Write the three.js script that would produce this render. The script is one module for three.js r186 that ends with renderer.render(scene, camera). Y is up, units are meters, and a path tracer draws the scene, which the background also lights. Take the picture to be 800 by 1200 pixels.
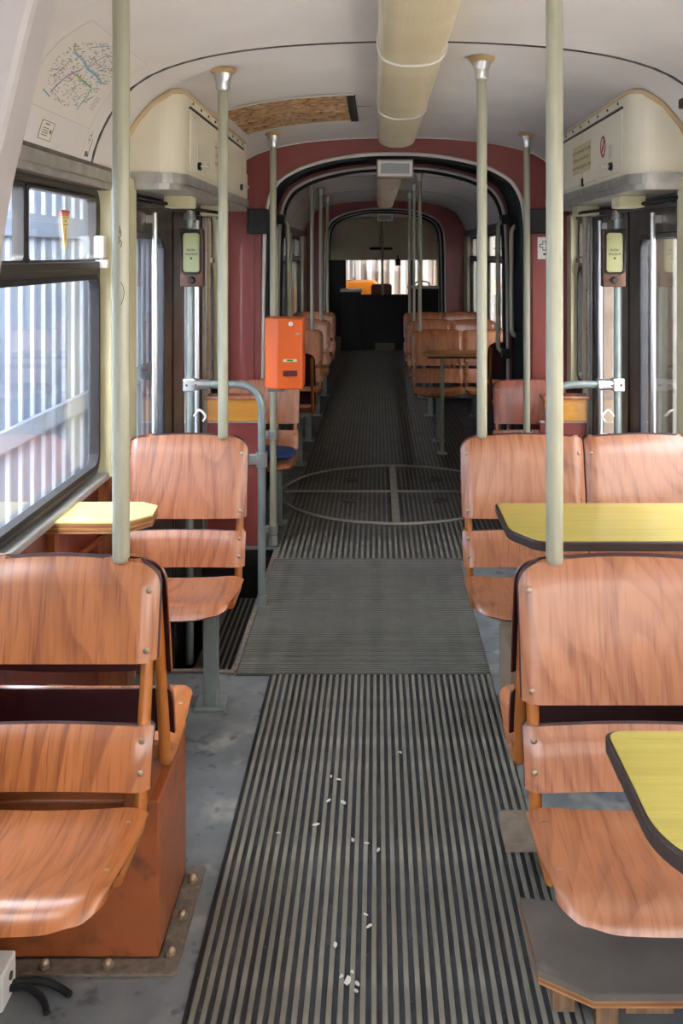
import * as THREE from 'three';
import { RoundedBoxGeometry } from 'three/addons/geometries/RoundedBoxGeometry.js';
import { mergeGeometries } from 'three/addons/utils/BufferGeometryUtils.js';
import { RectAreaLightUniformsLib } from 'three/addons/lights/RectAreaLightUniformsLib.js';
import { ImprovedNoise } from 'three/addons/math/ImprovedNoise.js';

// ------------------------------------------------------------------ camera, sky, exposure
const scene = new THREE.Scene();
const EYE = 1.48, FOCAL = 1100;                              // metres above the floor; focal length in pixels of the 800 x 1200 frame
const camera = new THREE.PerspectiveCamera(2 * Math.atan(600 / FOCAL) * 180 / Math.PI, 800 / 1200, 0.05, 200);
camera.position.set(0, EYE, 0);
camera.lookAt(0, EYE, -10);
camera.setViewOffset(800, 1200, -41, 302, 800, 1200);        // level camera, shifted lens
const renderer = new THREE.WebGLRenderer({ antialias: true });
renderer.toneMapping = THREE.LinearToneMapping;
renderer.toneMappingExposure = 3.3;
renderer.shadowMap.enabled = true;
scene.background = new THREE.Color().setRGB(0.92, 0.97, 1.05);   // bright overcast sky
scene.backgroundIntensity = 8.0;
// area lamps added at the windows beside the camera to strengthen the sky light: [x, z, width, turn about y], each the size of its opening
RectAreaLightUniformsLib.init();
for (const [x, z, w, turn] of [[-0.965, 1.10, 1.25, -Math.PI / 2], [-0.965, -0.06, 0.7, -Math.PI / 2], [1.175, 1.10, 1.25, Math.PI / 2], [1.175, -0.06, 0.7, Math.PI / 2]]) {
  const l = new THREE.RectAreaLight(new THREE.Color().setRGB(0.95, 0.98, 1.0), 1.2, w, 0.9); l.name = 'added_window_lamp'; l.position.set(x, 1.24, z); l.rotation.y = turn; scene.add(l);
}

// ------------------------------------------------------------------ helpers
let seed = 7;
const rnd = () => { seed = (seed * 16807) % 2147483647; return seed / 2147483647; };
const rr = (a, b) => a + (b - a) * rnd();
const noise = new ImprovedNoise();
const fbm = (x, y, o = 4, z = 0.5) => { let s = 0, a = 0.5, f = 1; for (let i = 0; i < o; i++) { s += a * noise.noise(x * f, y * f, z + i * 7.3); a *= 0.5; f *= 2; } return s; };
const V = (x, y, z) => new THREE.Vector3(x, y, z);
const lerp = (a, b, t) => a + (b - a) * t;
const sm = (a, b, x) => { const t = Math.min(1, Math.max(0, (x - a) / (b - a))); return t * t * (3 - 2 * t); };

function plain(g) {
  const n = g.index ? g.toNonIndexed() : g;
  for (const k of Object.keys(n.attributes)) if (!['position', 'normal', 'uv'].includes(k)) n.deleteAttribute(k);
  if (!n.attributes.normal) n.computeVertexNormals();
  if (!n.attributes.uv) n.setAttribute('uv', new THREE.BufferAttribute(new Float32Array(n.attributes.position.count * 2), 2));
  n.morphAttributes = {};
  return n;
}
const used = {};
function numbered(name) {
  if (!(name in used)) { used[name] = 0; return name; }
  used[name]++;
  return name + '_' + String(used[name]).padStart(3, '0');
}
function obj(name, geos, mat, parent = scene) {
  geos = Array.isArray(geos) ? geos : [geos];
  const g = geos.length === 1 ? geos[0] : mergeGeometries(geos.map(plain));
  const m = new THREE.Mesh(g, mat);
  m.name = parent === scene ? numbered(name) : name;
  m.castShadow = m.receiveShadow = true;
  parent.add(m);
  return m;
}
function tag(o, label, category, group) { o.userData.label = label; o.userData.category = category; if (group) o.userData.group = group; return o; }
function thing(name, label, category, [x, y, z] = [0, 0, 0], turn = 0, group) {
  const o = new THREE.Group(); o.name = numbered(name); o.position.set(x, y, z); o.rotation.y = turn; scene.add(o);
  return tag(o, label, category, group);
}
function structGroup(name, label) { const o = new THREE.Group(); o.name = name; used[name] = 0; o.userData.kind = 'structure'; if (label) o.userData.label = label; scene.add(o); return o; }
function struct(name, geos, mat, label) { const o = obj(name, geos, mat); o.userData.kind = 'structure'; if (label) o.userData.label = label; return o; }
function copy(root, [x, y, z], turn, label) {
  const r = root.clone(); r.name = numbered(root.name.replace(/_\d{3}$/, '')); r.userData = { ...root.userData }; scene.add(r);
  r.position.set(x, y, z); r.rotation.y = turn; if (label) r.userData.label = label;
  return r;
}
// box between limits; uv in metres by the face's own plane
function B(x0, x1, y0, y1, z0, z1, r = 0) {
  if (x1 < x0) [x0, x1] = [x1, x0]; if (y1 < y0) [y0, y1] = [y1, y0]; if (z1 < z0) [z0, z1] = [z1, z0];
  const w = x1 - x0, h = y1 - y0, d = z1 - z0;
  let g = r > 0 ? new RoundedBoxGeometry(w, h, d, 2, Math.min(r, w / 2.05, h / 2.05, d / 2.05)) : new THREE.BoxGeometry(w, h, d);
  g.translate((x0 + x1) / 2, (y0 + y1) / 2, (z0 + z1) / 2);
  g = plain(g); metreUV(g);
  return g;
}
function metreUV(g) {
  const p = g.attributes.position, n = g.attributes.normal, uv = new Float32Array(p.count * 2);
  for (let i = 0; i < p.count; i++) {
    const ax = Math.abs(n.getX(i)), ay = Math.abs(n.getY(i)), az = Math.abs(n.getZ(i));
    if (ay >= ax && ay >= az) { uv[2 * i] = p.getX(i); uv[2 * i + 1] = p.getZ(i); }
    else if (ax >= az) { uv[2 * i] = p.getZ(i); uv[2 * i + 1] = p.getY(i); }
    else { uv[2 * i] = p.getX(i); uv[2 * i + 1] = p.getY(i); }
  }
  g.setAttribute('uv', new THREE.BufferAttribute(uv, 2));
  return g;
}
// round tube through points with filleted corners and flat caps
function pipe(pts, r, fillet = 0, seg = 10) {
  const P = pts.map((p) => V(...p)), line = [];
  P.forEach((p, i) => {
    if (i === 0 || i === P.length - 1 || !fillet) { line.push(p.clone()); return; }
    const a = P[i - 1].clone().sub(p), b = P[i + 1].clone().sub(p), f = Math.min(fillet, a.length() * 0.49, b.length() * 0.49);
    const A = p.clone().add(a.normalize().multiplyScalar(f)), C = p.clone().add(b.normalize().multiplyScalar(f));
    for (let k = 0; k <= 6; k++) { const t = k / 6; line.push(A.clone().multiplyScalar((1 - t) * (1 - t)).addScaledVector(p, 2 * t * (1 - t)).addScaledVector(C, t * t)); }
  });
  const n = line.length, pos = [], uv = [], idx = [];
  let up = null, prevT = null, len = 0;
  for (let i = 0; i < n; i++) {
    const t = (i === 0 ? line[1].clone().sub(line[0]) : i === n - 1 ? line[n - 1].clone().sub(line[n - 2]) : line[i + 1].clone().sub(line[i - 1])).normalize();
    if (!up) { up = Math.abs(t.y) < 0.9 ? V(0, 1, 0) : V(1, 0, 0); up.sub(t.clone().multiplyScalar(up.dot(t))).normalize(); }
    else { const q = new THREE.Quaternion().setFromUnitVectors(prevT, t); up.applyQuaternion(q); up.sub(t.clone().multiplyScalar(up.dot(t))).normalize(); }
    const side = t.clone().cross(up); prevT = t;
    if (i) len += line[i].distanceTo(line[i - 1]);
    for (let k = 0; k <= seg; k++) {
      const a = k / seg * Math.PI * 2, d = up.clone().multiplyScalar(Math.cos(a)).addScaledVector(side, Math.sin(a));
      pos.push(line[i].x + d.x * r, line[i].y + d.y * r, line[i].z + d.z * r); uv.push(a * r, len);
    }
  }
  for (let i = 0; i < n - 1; i++) for (let k = 0; k < seg; k++) { const a = i * (seg + 1) + k, b = a + seg + 1; idx.push(a, a + 1, b, b, a + 1, b + 1); }
  const g = new THREE.BufferGeometry();
  g.setAttribute('position', new THREE.Float32BufferAttribute(pos, 3)); g.setAttribute('uv', new THREE.Float32BufferAttribute(uv, 2)); g.setIndex(idx); g.computeVertexNormals();
  const caps = [];
  for (const [c, d] of [[line[0], line[0].clone().sub(line[1]).normalize()], [line[n - 1], line[n - 1].clone().sub(line[n - 2]).normalize()]]) {
    const q = new THREE.CircleGeometry(r, seg); q.applyQuaternion(new THREE.Quaternion().setFromUnitVectors(V(0, 0, 1), d)); q.translate(c.x, c.y, c.z); caps.push(plain(q));
  }
  return mergeGeometries([plain(g), ...caps]);
}
function cyl(r0, r1, h, x, y, z, seg = 16, axis = 'y') {
  const g = new THREE.CylinderGeometry(r1, r0, h, seg);
  if (axis === 'z') g.rotateX(Math.PI / 2); if (axis === 'x') g.rotateZ(Math.PI / 2);
  g.translate(x, y, z); return plain(g);
}
// curved sheet with thickness: fn(s, t) in [0,1]^2 is the front; it thickens away from its normal
function shell(fn, nu, nv, th, uvf, ts) {
  const F = [], N = [], W = nu + 1, H = nv + 1;
  const T = (j) => ts ? ts[j] : j / nv;
  for (let j = 0; j < H; j++) for (let i = 0; i < W; i++) F.push(fn(i / nu, T(j)));
  const at = (i, j) => F[Math.min(H - 1, Math.max(0, j)) * W + Math.min(W - 1, Math.max(0, i))];
  for (let j = 0; j < H; j++) for (let i = 0; i < W; i++) {
    const a = at(i + 1, j).clone().sub(at(i - 1, j)), b = at(i, j + 1).clone().sub(at(i, j - 1));
    N.push(a.cross(b).normalize());
  }
  const pos = [], nor = [], uv = [], idx = [];
  const put = (p, n, u) => { pos.push(p.x, p.y, p.z); nor.push(n.x, n.y, n.z); uv.push(u[0], u[1]); return pos.length / 3 - 1; };
  const UV = (i, j) => uvf ? uvf(i / nu, T(j), at(i, j)) : [at(i, j).x, at(i, j).y];
  const back = F.map((p, k) => p.clone().addScaledVector(N[k], -th));
  const f = [], bk = [];
  for (let j = 0; j < H; j++) for (let i = 0; i < W; i++) f.push(put(F[j * W + i], N[j * W + i], UV(i, j)));
  for (let j = 0; j < H; j++) for (let i = 0; i < W; i++) bk.push(put(back[j * W + i], N[j * W + i].clone().negate(), UV(i, j)));
  for (let j = 0; j < nv; j++) for (let i = 0; i < nu; i++) {
    const a = j * W + i;
    idx.push(f[a], f[a + 1], f[a + W], f[a + W], f[a + 1], f[a + W + 1]);
    idx.push(bk[a], bk[a + W], bk[a + 1], bk[a + 1], bk[a + W], bk[a + W + 1]);
  }
  const edge = [];
  for (let i = 0; i < W; i++) edge.push([i, 0]);
  for (let j = 1; j < H; j++) edge.push([W - 1, j]);
  for (let i = W - 2; i >= 0; i--) edge.push([i, H - 1]);
  for (let j = H - 2; j >= 0; j--) edge.push([0, j]);
  for (let k = 0; k < edge.length - 1; k++) {
    const [i, j] = edge[k], [i2, j2] = edge[k + 1], a = j * W + i, b = j2 * W + i2;
    const d = F[b].clone().sub(F[a]).cross(N[a]).normalize();
    if (!(d.length() > 0.5)) continue;
    const q = [put(F[a], d, UV(i, j)), put(F[b], d, UV(i2, j2)), put(back[a], d, UV(i, j)), put(back[b], d, UV(i2, j2))];
    idx.push(q[0], q[2], q[1], q[1], q[2], q[3]);
  }
  const g = new THREE.BufferGeometry();
  g.setAttribute('position', new THREE.Float32BufferAttribute(pos, 3)); g.setAttribute('normal', new THREE.Float32BufferAttribute(nor, 3)); g.setAttribute('uv', new THREE.Float32BufferAttribute(uv, 2)); g.setIndex(idx);
  return plain(g);
}
// polygon in x,y pushed along z (front at z1 > z0)
function prism(pts, z0, z1, holes = [], bevel = 0) {
  const s = new THREE.Shape(pts.map((p) => new THREE.Vector2(p[0], p[1])));
  for (const h of holes) s.holes.push(new THREE.Path(h.map((p) => new THREE.Vector2(p[0], p[1]))));
  const g = new THREE.ExtrudeGeometry(s, { depth: z1 - z0 - 2 * bevel, bevelEnabled: bevel > 0, bevelThickness: bevel, bevelSize: bevel, bevelOffset: -bevel, bevelSegments: 2, curveSegments: 8 });
  g.translate(0, 0, z0 + bevel); return metreUV(plain(g));
}
// the same polygon given in x,z, pushed up from y0 to y1
function slab(pts, y0, y1, bevel = 0, holes = []) {
  const f = (l) => l.map(([x, z]) => [x, -z]);
  const g = prism(f(pts), y0, y1, holes.map(f), bevel); g.rotateX(-Math.PI / 2); return metreUV(g);
}
function roundRect(x0, x1, y0, y1, r, n = 6) {
  const o = [];
  for (const [cx, cy, a0] of [[x1 - r, y1 - r, 0], [x0 + r, y1 - r, 90], [x0 + r, y0 + r, 180], [x1 - r, y0 + r, 270]])
    for (let k = 0; k <= n; k++) { const a = (a0 + 90 * k / n) * Math.PI / 180; o.push([cx + r * Math.cos(a), cy + r * Math.sin(a)]); }
  return o;
}
function roundPoly(pts, r, n = 5) {
  const o = [], L = pts.length;
  for (let i = 0; i < L; i++) {
    const p = pts[i], a = pts[(i + L - 1) % L], b = pts[(i + 1) % L], rad = p[2] ?? r;
    const u = [a[0] - p[0], a[1] - p[1]], v = [b[0] - p[0], b[1] - p[1]], lu = Math.hypot(...u), lv = Math.hypot(...v), f = Math.min(rad, lu * 0.49, lv * 0.49);
    const A = [p[0] + u[0] / lu * f, p[1] + u[1] / lu * f], C = [p[0] + v[0] / lv * f, p[1] + v[1] / lv * f];
    for (let k = 0; k <= n; k++) { const t = k / n; o.push([A[0] * (1 - t) ** 2 + 2 * t * (1 - t) * p[0] + C[0] * t * t, A[1] * (1 - t) ** 2 + 2 * t * (1 - t) * p[1] + C[1] * t * t]); }
  }
  return o;
}
const move = (g, x, y, z) => g.translate(x, y, z);

// ------------------------------------------------------------------ textures and materials
function texture(w, h, f, srgb = true) {
  const d = new Uint8Array(w * h * 4);
  for (let y = 0; y < h; y++) for (let x = 0; x < w; x++) { const c = f(x / w, y / h), k = (y * w + x) * 4; d[k] = c[0]; d[k + 1] = c[1]; d[k + 2] = c[2]; d[k + 3] = 255; }
  const t = new THREE.DataTexture(d, w, h); t.magFilter = THREE.LinearFilter; t.minFilter = THREE.LinearMipmapLinearFilter; t.generateMipmaps = true;
  t.wrapS = t.wrapT = THREE.MirroredRepeatWrapping; if (srgb) t.colorSpace = THREE.SRGBColorSpace; t.needsUpdate = true; return t;
}
const mixc = (a, b, t) => { t = Math.min(1, Math.max(0, t)); return [lerp(a[0], b[0], t), lerp(a[1], b[1], t), lerp(a[2], b[2], t)]; };
// varnished plywood: cathedral figure plus fine pores, grain running along v; covers 0.9 m
function woodTex(light, mid, dark, s, fig) {
  return texture(800, 800, (u, v) => {
    const w = fbm(u * 1.9 + s, v * 0.8 + s, 2), w2 = fbm(u * 7 + s * 2, v * 2.4, 3);
    const ring = u * 15 + w * 20 * fig + w2 * 0.7, saw = ring - Math.floor(ring);
    const line = sm(0.45, 0.93, saw) * (1 - sm(0.93, 1, saw));
    const fine = fbm(u * 60 + s + w * 20 * fig, v * 1.6, 3), pores = fbm(u * 210 + s, v * 10, 2), tone = 0.5 + 1.2 * fbm(u * 2.6 + s * 3, v * 1.2 + 9, 3);
    let c = mixc(light, mid, tone); c = mixc(c, dark, 0.36 * line * (0.35 + 1.6 * Math.max(0, w2 + 0.25)) + 0.75 * Math.max(0, fine) + 1.2 * Math.max(0, pores - 0.03));
    const scuff = Math.max(0, fbm(u * 9 + 31, v * 7 + s, 5) - 0.2) * 0.8;
    return mixc(c, [210, 170, 138], scuff);
  });
}
const woodMat = (t) => new THREE.MeshPhysicalMaterial({ map: t, roughness: 0.42, clearcoat: 0.75, clearcoatRoughness: 0.2 });
const M = {};
M.woodOrange = woodMat(woodTex([182, 114, 64], [162, 94, 46], [106, 54, 24], 1.3, 0.4));
M.woodTan = woodMat(woodTex([176, 112, 74], [160, 94, 58], [108, 56, 32], 12.9, 0.8));
M.woodSalmon = woodMat(woodTex([174, 118, 82], [160, 100, 66], [112, 62, 38], 5.1, 1.0));
M.woodRed = woodMat(woodTex([164, 88, 62], [146, 70, 48], [100, 42, 28], 8.7, 0.8));
M.woodWall = woodMat(woodTex([120, 46, 32], [104, 36, 26], [72, 24, 18], 3.3, 0.5));
const std = (color, roughness = 0.6, metalness = 0, extra = {}) => new THREE.MeshStandardMaterial({ color, roughness, metalness, ...extra });
M.plyEdge = std('#8a4a2a', 0.6); M.backSkin = std('#3a1618', 0.5);
M.amber = new THREE.MeshPhysicalMaterial({ color: '#a8642a', roughness: 0.4, clearcoat: 0.4 });
M.amberDark = new THREE.MeshPhysicalMaterial({ color: '#8a4a20', roughness: 0.45, clearcoat: 0.3 });
const wearTex = (a, b, f, s) => texture(384, 384, (u, v) => mixc(a, b, 0.5 + 1.3 * fbm(u * f + s, v * f, 5)));
const mapped = (t, rep, roughness, metalness = 0, extra = {}) => { t.repeat.set(rep, rep); return new THREE.MeshStandardMaterial({ map: t, roughness, metalness, ...extra }); };
M.ceiling = mapped(wearTex([220, 214, 208], [210, 204, 198], 5, 2), 0.7, 0.55);
M.greyPanel = mapped(wearTex([168, 160, 156], [158, 151, 148], 5, 4), 0.7, 0.5);
M.cream = mapped(wearTex([227, 219, 195], [218, 209, 184], 5, 7), 0.9, 0.45);
M.creamPost = mapped(wearTex([206, 200, 162], [196, 188, 148], 6, 9), 1.1, 0.45);
M.creamTrim = std('#cdb48a', 0.5);
M.diffuser = new THREE.MeshPhysicalMaterial({ map: (() => { const t = wearTex([222, 208, 170], [208, 192, 154], 4, 12); t.repeat.set(0.8, 0.8); return t; })(), roughness: 0.35, clearcoat: 0.4, clearcoatRoughness: 0.25 });
M.alu = mapped(wearTex([182, 178, 170], [154, 150, 142], 9, 15), 1.6, 0.36, 0.5);
M.sill = mapped(wearTex([176, 180, 180], [156, 160, 160], 12, 18), 2, 0.35, 0.25);
M.aluDull = mapped(wearTex([128, 120, 110], [100, 92, 84], 8, 17), 1.3, 0.45, 0.7);
M.aluBright = std('#c9cac8', 0.28, 0.9);
M.frameDark = std('#4a4642', 0.4, 0.6);
M.pole = mapped(wearTex([170, 168, 146], [158, 156, 134], 8, 20), 2, 0.34, 0.15);
M.poleGrey = mapped(wearTex([150, 160, 156], [134, 144, 141], 10, 21), 2, 0.34, 0.45);

M.collar = std('#a98d5c', 0.5);
M.rubber = std('#1c1b1b', 0.7); M.black = std('#131313', 0.5); M.rubberGloss = std('#22262c', 0.3);
M.maroon = new THREE.MeshPhysicalMaterial({ map: (() => { const t = wearTex([146, 70, 64], [130, 58, 54], 4, 23); t.repeat.set(0.9, 0.9); return t; })(), roughness: 0.42, clearcoat: 0.25 });

M.whiteTrim = std('#cfcac2', 0.4);
M.whitePlastic = std('#dcdad4', 0.4);
M.brownMetal = mapped(wearTex([110, 80, 66], [84, 60, 50], 12, 25), 3, 0.4, 0.5);
M.bolt = std('#a8967c', 0.35, 0.7);
M.glass = new THREE.MeshPhysicalMaterial({ color: '#ffffff', roughness: 0.02, transmission: 1, thickness: 0, ior: 1.45, transparent: true, opacity: 1 });
M.lino = mapped(texture(640, 640, (u, v) => {
  let c = mixc([92, 96, 99], [116, 119, 120], 0.5 + 1.6 * fbm(u * 9, v * 9, 6));
  c = mixc(c, [148, 145, 136], Math.max(0, fbm(u * 13 + 3, v * 13, 5) - 0.12) * 2.6);
  return mixc(c, [44, 46, 50], Math.max(0, fbm(u * 26 + 40, v * 26, 5) - 0.17) * 2.4);
}), 0.8, 0.55);
M.matBase = mapped(texture(512, 512, (u, v) => { let c = mixc([34, 36, 39], [58, 60, 62], 0.5 + 1.5 * fbm(u * 12, v * 12, 5)); return mixc(c, [110, 112, 112], Math.max(0, fbm(u * 70, v * 70 + 9, 2) - 0.34) * 5); }), 1.6, 0.5);
M.matRib = mapped(texture(256, 256, (u, v) => mixc([136, 131, 119], [106, 101, 91], 0.5 + 1.3 * fbm(u * 14, v * 9, 4))), 1.3, 0.65);
M.matRibDark = mapped(texture(256, 256, (u, v) => mixc([92, 89, 82], [66, 64, 60], 0.5 + 1.3 * fbm(u * 14, v * 9, 4))), 1.3, 0.6);
M.crossRib = mapped(texture(256, 256, (u, v) => mixc([122, 120, 113], [92, 91, 86], 0.5 + 1.3 * fbm(u * 10, v * 9, 4))), 1.3, 0.55);
M.pedestal = new THREE.MeshPhysicalMaterial({ map: (() => { const t = texture(384, 384, (u, v) => { let c = mixc([160, 88, 48], [138, 72, 36], 0.5 + 1.2 * fbm(u * 5, v * 5, 4)); return mixc(c, [96, 54, 34], Math.max(0, fbm(u * 11 + 5, v * 11, 5) - 0.2) * 2.2); }); t.repeat.set(1.6, 1.6); return t; })(), roughness: 0.45, clearcoat: 0.25 });
M.ring = mapped(wearTex([168, 160, 146], [138, 131, 119], 14, 28), 4, 0.6, 0.2);
M.flange = mapped(wearTex([136, 122, 108], [100, 92, 82], 14, 27), 4, 0.6, 0.3);
const laminate = (a, b, c, s, fx, fy) => texture(512, 512, (u, v) => { const g = fbm(u * fx + s, v * fy, 4); return mixc(mixc(a, b, 0.5 + 1.3 * g), c, Math.max(0, fbm(u * fx * 4, v * fy * 6 + s, 3) - 0.1) * 1.2); });
M.yellow = new THREE.MeshPhysicalMaterial({ map: laminate([184, 170, 90], [170, 154, 74], [146, 128, 58], 3, 3, 46), roughness: 0.3, clearcoat: 0.5, clearcoatRoughness: 0.15 });
M.yellowPale = new THREE.MeshPhysicalMaterial({ map: laminate([228, 212, 140], [220, 202, 124], [206, 186, 110], 9, 4, 20), roughness: 0.35, clearcoat: 0.4 });
M.yellowWood = new THREE.MeshPhysicalMaterial({ map: laminate([206, 146, 60], [190, 128, 46], [160, 100, 36], 13, 4, 16), roughness: 0.35, clearcoat: 0.4 });
M.plySide = mapped(texture(256, 256, (u, v) => mixc([188, 136, 84], [120, 72, 40], 0.5 + 0.5 * Math.sin(v * 520) + fbm(u * 9, v * 90, 3))), 1, 0.7);
M.tableEdge = std('#3a2e2a', 0.5);
M.boardGrey = mapped(texture(384, 384, (u, v) => mixc(mixc([112, 103, 94], [88, 81, 74], 0.5 + 1.3 * fbm(u * 5, v * 5, 5)), [128, 118, 106], Math.max(0, fbm(u * 20, v * 20, 3) - 0.25) * 2)), 1.2, 0.65);
M.rawWood = mapped(texture(256, 256, (u, v) => mixc([142, 112, 82], [104, 78, 56], 0.5 + fbm(u * 30, v * 5, 4) * 1.4)), 2, 0.75);
M.greyWood = mapped(texture(256, 256, (u, v) => mixc([140, 126, 108], [112, 100, 86], 0.5 + fbm(u * 12, v * 12, 4) * 1.4)), 2, 0.8);
M.cardboard = mapped(wearTex([168, 146, 120], [152, 130, 106], 6, 31), 1.4, 0.8);
M.orange = new THREE.MeshPhysicalMaterial({ color: '#f5690a', roughness: 0.45, clearcoat: 0.2 });
M.blue = mapped(texture(256, 256, (u, v) => mixc([42, 72, 128], [28, 50, 98], 0.5 + fbm(u * 60, v * 60, 2) * 2)), 4, 0.95);
M.navy = std('#161a22', 0.55); M.screw = std('#5a564e', 0.4, 0.6);
M.hatch = mapped(texture(512, 512, (u, v) => {
  const n = fbm(u * 9, v * 9, 5), m = fbm(u * 30 + 8, v * 22, 3);
  let c = mixc([206, 172, 126], [166, 122, 80], 0.5 + 1.5 * n); c = mixc(c, [92, 50, 28], Math.max(0, m - 0.08) * 4); return mixc(c, [216, 196, 158], Math.max(0, fbm(u * 18 + 70, v * 26, 3) - 0.14) * 4);
}), 1.5, 0.7);
M.shedSheet = mapped(wearTex([172, 188, 208], [156, 172, 196], 4, 41), 0.5, 0.6);
M.shedRib = mapped(wearTex([190, 201, 215], [176, 188, 204], 4, 43), 0.5, 0.55);
M.plaster = mapped(wearTex([206, 198, 188], [192, 184, 174], 5, 45), 0.4, 0.9);
M.concrete = mapped(wearTex([204, 199, 191], [186, 181, 173], 5, 47), 0.5, 0.9);
M.darkRoof = std('#6e6250', 0.9);

function canvasMat(w, h, draw, extra = {}) {
  const c = document.createElement('canvas'); c.width = w; c.height = h; const x = c.getContext('2d'); draw(x, w, h);
  const t = new THREE.CanvasTexture(c); t.colorSpace = THREE.SRGBColorSpace;
  return new THREE.MeshStandardMaterial({ map: t, roughness: 0.45, ...extra });
}
// flat print lying on a plane: a thin plate whose front carries the whole picture
function plate(w, h, th = 0.0015) {
  const g = plain(new THREE.BoxGeometry(w, h, th)); g.translate(0, 0, th / 2); return g;
}

// ------------------------------------------------------------------ the car body's section
const XC = 0.105;                                             // the car's centre line lies a little beside the camera
const half = [[0, 2.145], [0.23, 2.14], [0.45, 2.125], [0.62, 2.10], [0.72, 2.075], [0.80, 2.045], [0.87, 2.0], [0.925, 1.935], [0.97, 1.85], [0.993, 1.78], [1.0, 1.74]];
const roofAt = (off) => { off = Math.abs(off); for (let i = 0; i < half.length - 1; i++) if (off <= half[i + 1][0]) { const [a, b] = [half[i], half[i + 1]]; return lerp(a[1], b[1], (off - a[0]) / (b[0] - a[0])); } return 1.74; };
const roofCurve = new THREE.CatmullRomCurve3([...half.slice().reverse().map(([o, y]) => V(-o, y, 0)), ...half.slice(1).map(([o, y]) => V(o, y, 0))], false, 'centripetal');
const roofPts = roofCurve.getSpacedPoints(72);
const roofLen = roofCurve.getLength();
function roofStrip(s0, s1, z0, z1, th, drop = 0, n = 40) {    // a curved sheet along the roof from fraction s0 to s1, z1 > z0
  return shell((s, t) => {
    const q = roofCurve.getPointAt(lerp(s0, s1, s)), tg = roofCurve.getTangentAt(lerp(s0, s1, s));
    return V(XC + q.x + tg.y * drop, q.y - tg.x * drop, lerp(z0, z1, t));
  }, n, 1, th, (s, t) => [lerp(s0, s1, s) * roofLen, lerp(z0, z1, t)]);
}
const ceiling = structGroup('ceiling', 'curved off-white ceiling of the tram with dark seams between its sheets');
for (const [z0, z1] of [[-2.925, 2.0], [-5.33, -2.945], [-11.66, -6.13], [-17.4, -12.4]]) obj('ceiling_panel', roofStrip(0, 1, z0, z1, 0.03), M.ceiling, ceiling);
obj('seam', roofStrip(0.01, 0.99, -2.944, -2.926, 0.02, 0.001), M.frameDark, ceiling);
for (const z of [-7.9, -9.7]) obj('seam', roofStrip(0.05, 0.95, z - 0.008, z, 0.003, 0.002), M.frameDark, ceiling);
obj('seam', roofStrip(0.3, 0.45, -4.205, -4.198, 0.002, 0.0015), M.frameDark, ceiling);
obj('edge_trim', roofStrip(0.02, 0.98, -5.33, -5.315, 0.008, 0.006), M.whiteTrim, ceiling);

// ------------------------------------------------------------------ floor
const floor = structGroup('floor', 'dark ribbed rubber floor of the tram with worn grey linoleum beside it');
const XL = XC - 1.03, XR = XC + 1.03;
obj('linoleum', B(XL - 0.06, XR + 0.06, -0.08, 0, -3.32, 2.0), M.lino, floor);
obj('aisle_slab', B(-0.50, 0.72, -0.08, 0, -4.70, -3.32), M.lino, floor);
obj('rear_slab', B(XL - 0.06, XR + 0.06, -0.08, 0, -17.4, -4.70), M.lino, floor);
obj('mat_base', B(-0.368, 0.402, 0, 0.003, -3.29, 1.2), M.matBase, floor);
const ribG = prism([[-0.0056, 0], [0.0056, 0], [0.0048, 0.004], [-0.0048, 0.004]], -3.29, 1.2);
for (let k = 0; k < 35; k++) { const r = obj('rib', ribG, M.matRib, floor); r.position.set(-0.368 + 0.022 * (k + 0.5), 0.003, 0); }
obj('cross_mat_base', B(-0.495, 0.402, 0, 0.004, -4.53, -3.295), M.matBase, floor);
{ const l = []; for (let z = -3.305; z > -4.525; z -= 0.0175) l.push(B(-0.49, 0.40, 0.004, 0.0085, z - 0.0085, z)); const o = obj('cross_ribs', l, M.crossRib, floor); o.userData.kind = 'stuff'; }
const TC = [XC + 0.005, -5.84], TR = 0.70;
{ // ribbed floor beyond the plate, cut round the turntable
  obj('joint_mat_base', B(-0.50, 0.75, 0, 0.003, -11.6, -4.535), M.matBase, floor);
  const l = [];
  for (let x = -0.49; x < 0.745; x += 0.028) {
    const d = x - TC[0], h = Math.abs(d) < TR + 0.035 ? Math.sqrt((TR + 0.035) ** 2 - d * d) : 0;
    if (h) l.push(B(x - 0.0068, x + 0.0068, 0.003, 0.007, TC[1] + h, -4.54), B(x - 0.0068, x + 0.0068, 0.003, 0.007, -11.6, TC[1] - h));
    else l.push(B(x - 0.0068, x + 0.0068, 0.003, 0.007, -11.6, -4.54));
  }
  const o = obj('joint_ribs', l, M.matRib, floor); o.userData.kind = 'stuff';
  obj('front_mat', B(-0.45, 0.7, 0, 0.003, -14.4, -11.6), M.matBase, floor);
  const f = []; for (let x = -0.44; x < 0.69; x += 0.022) f.push(B(x - 0.005, x + 0.005, 0.003, 0.008, -14.4, -11.6));
  obj('front_ribs', f, M.matRib, floor).userData.kind = 'stuff';
}
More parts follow.
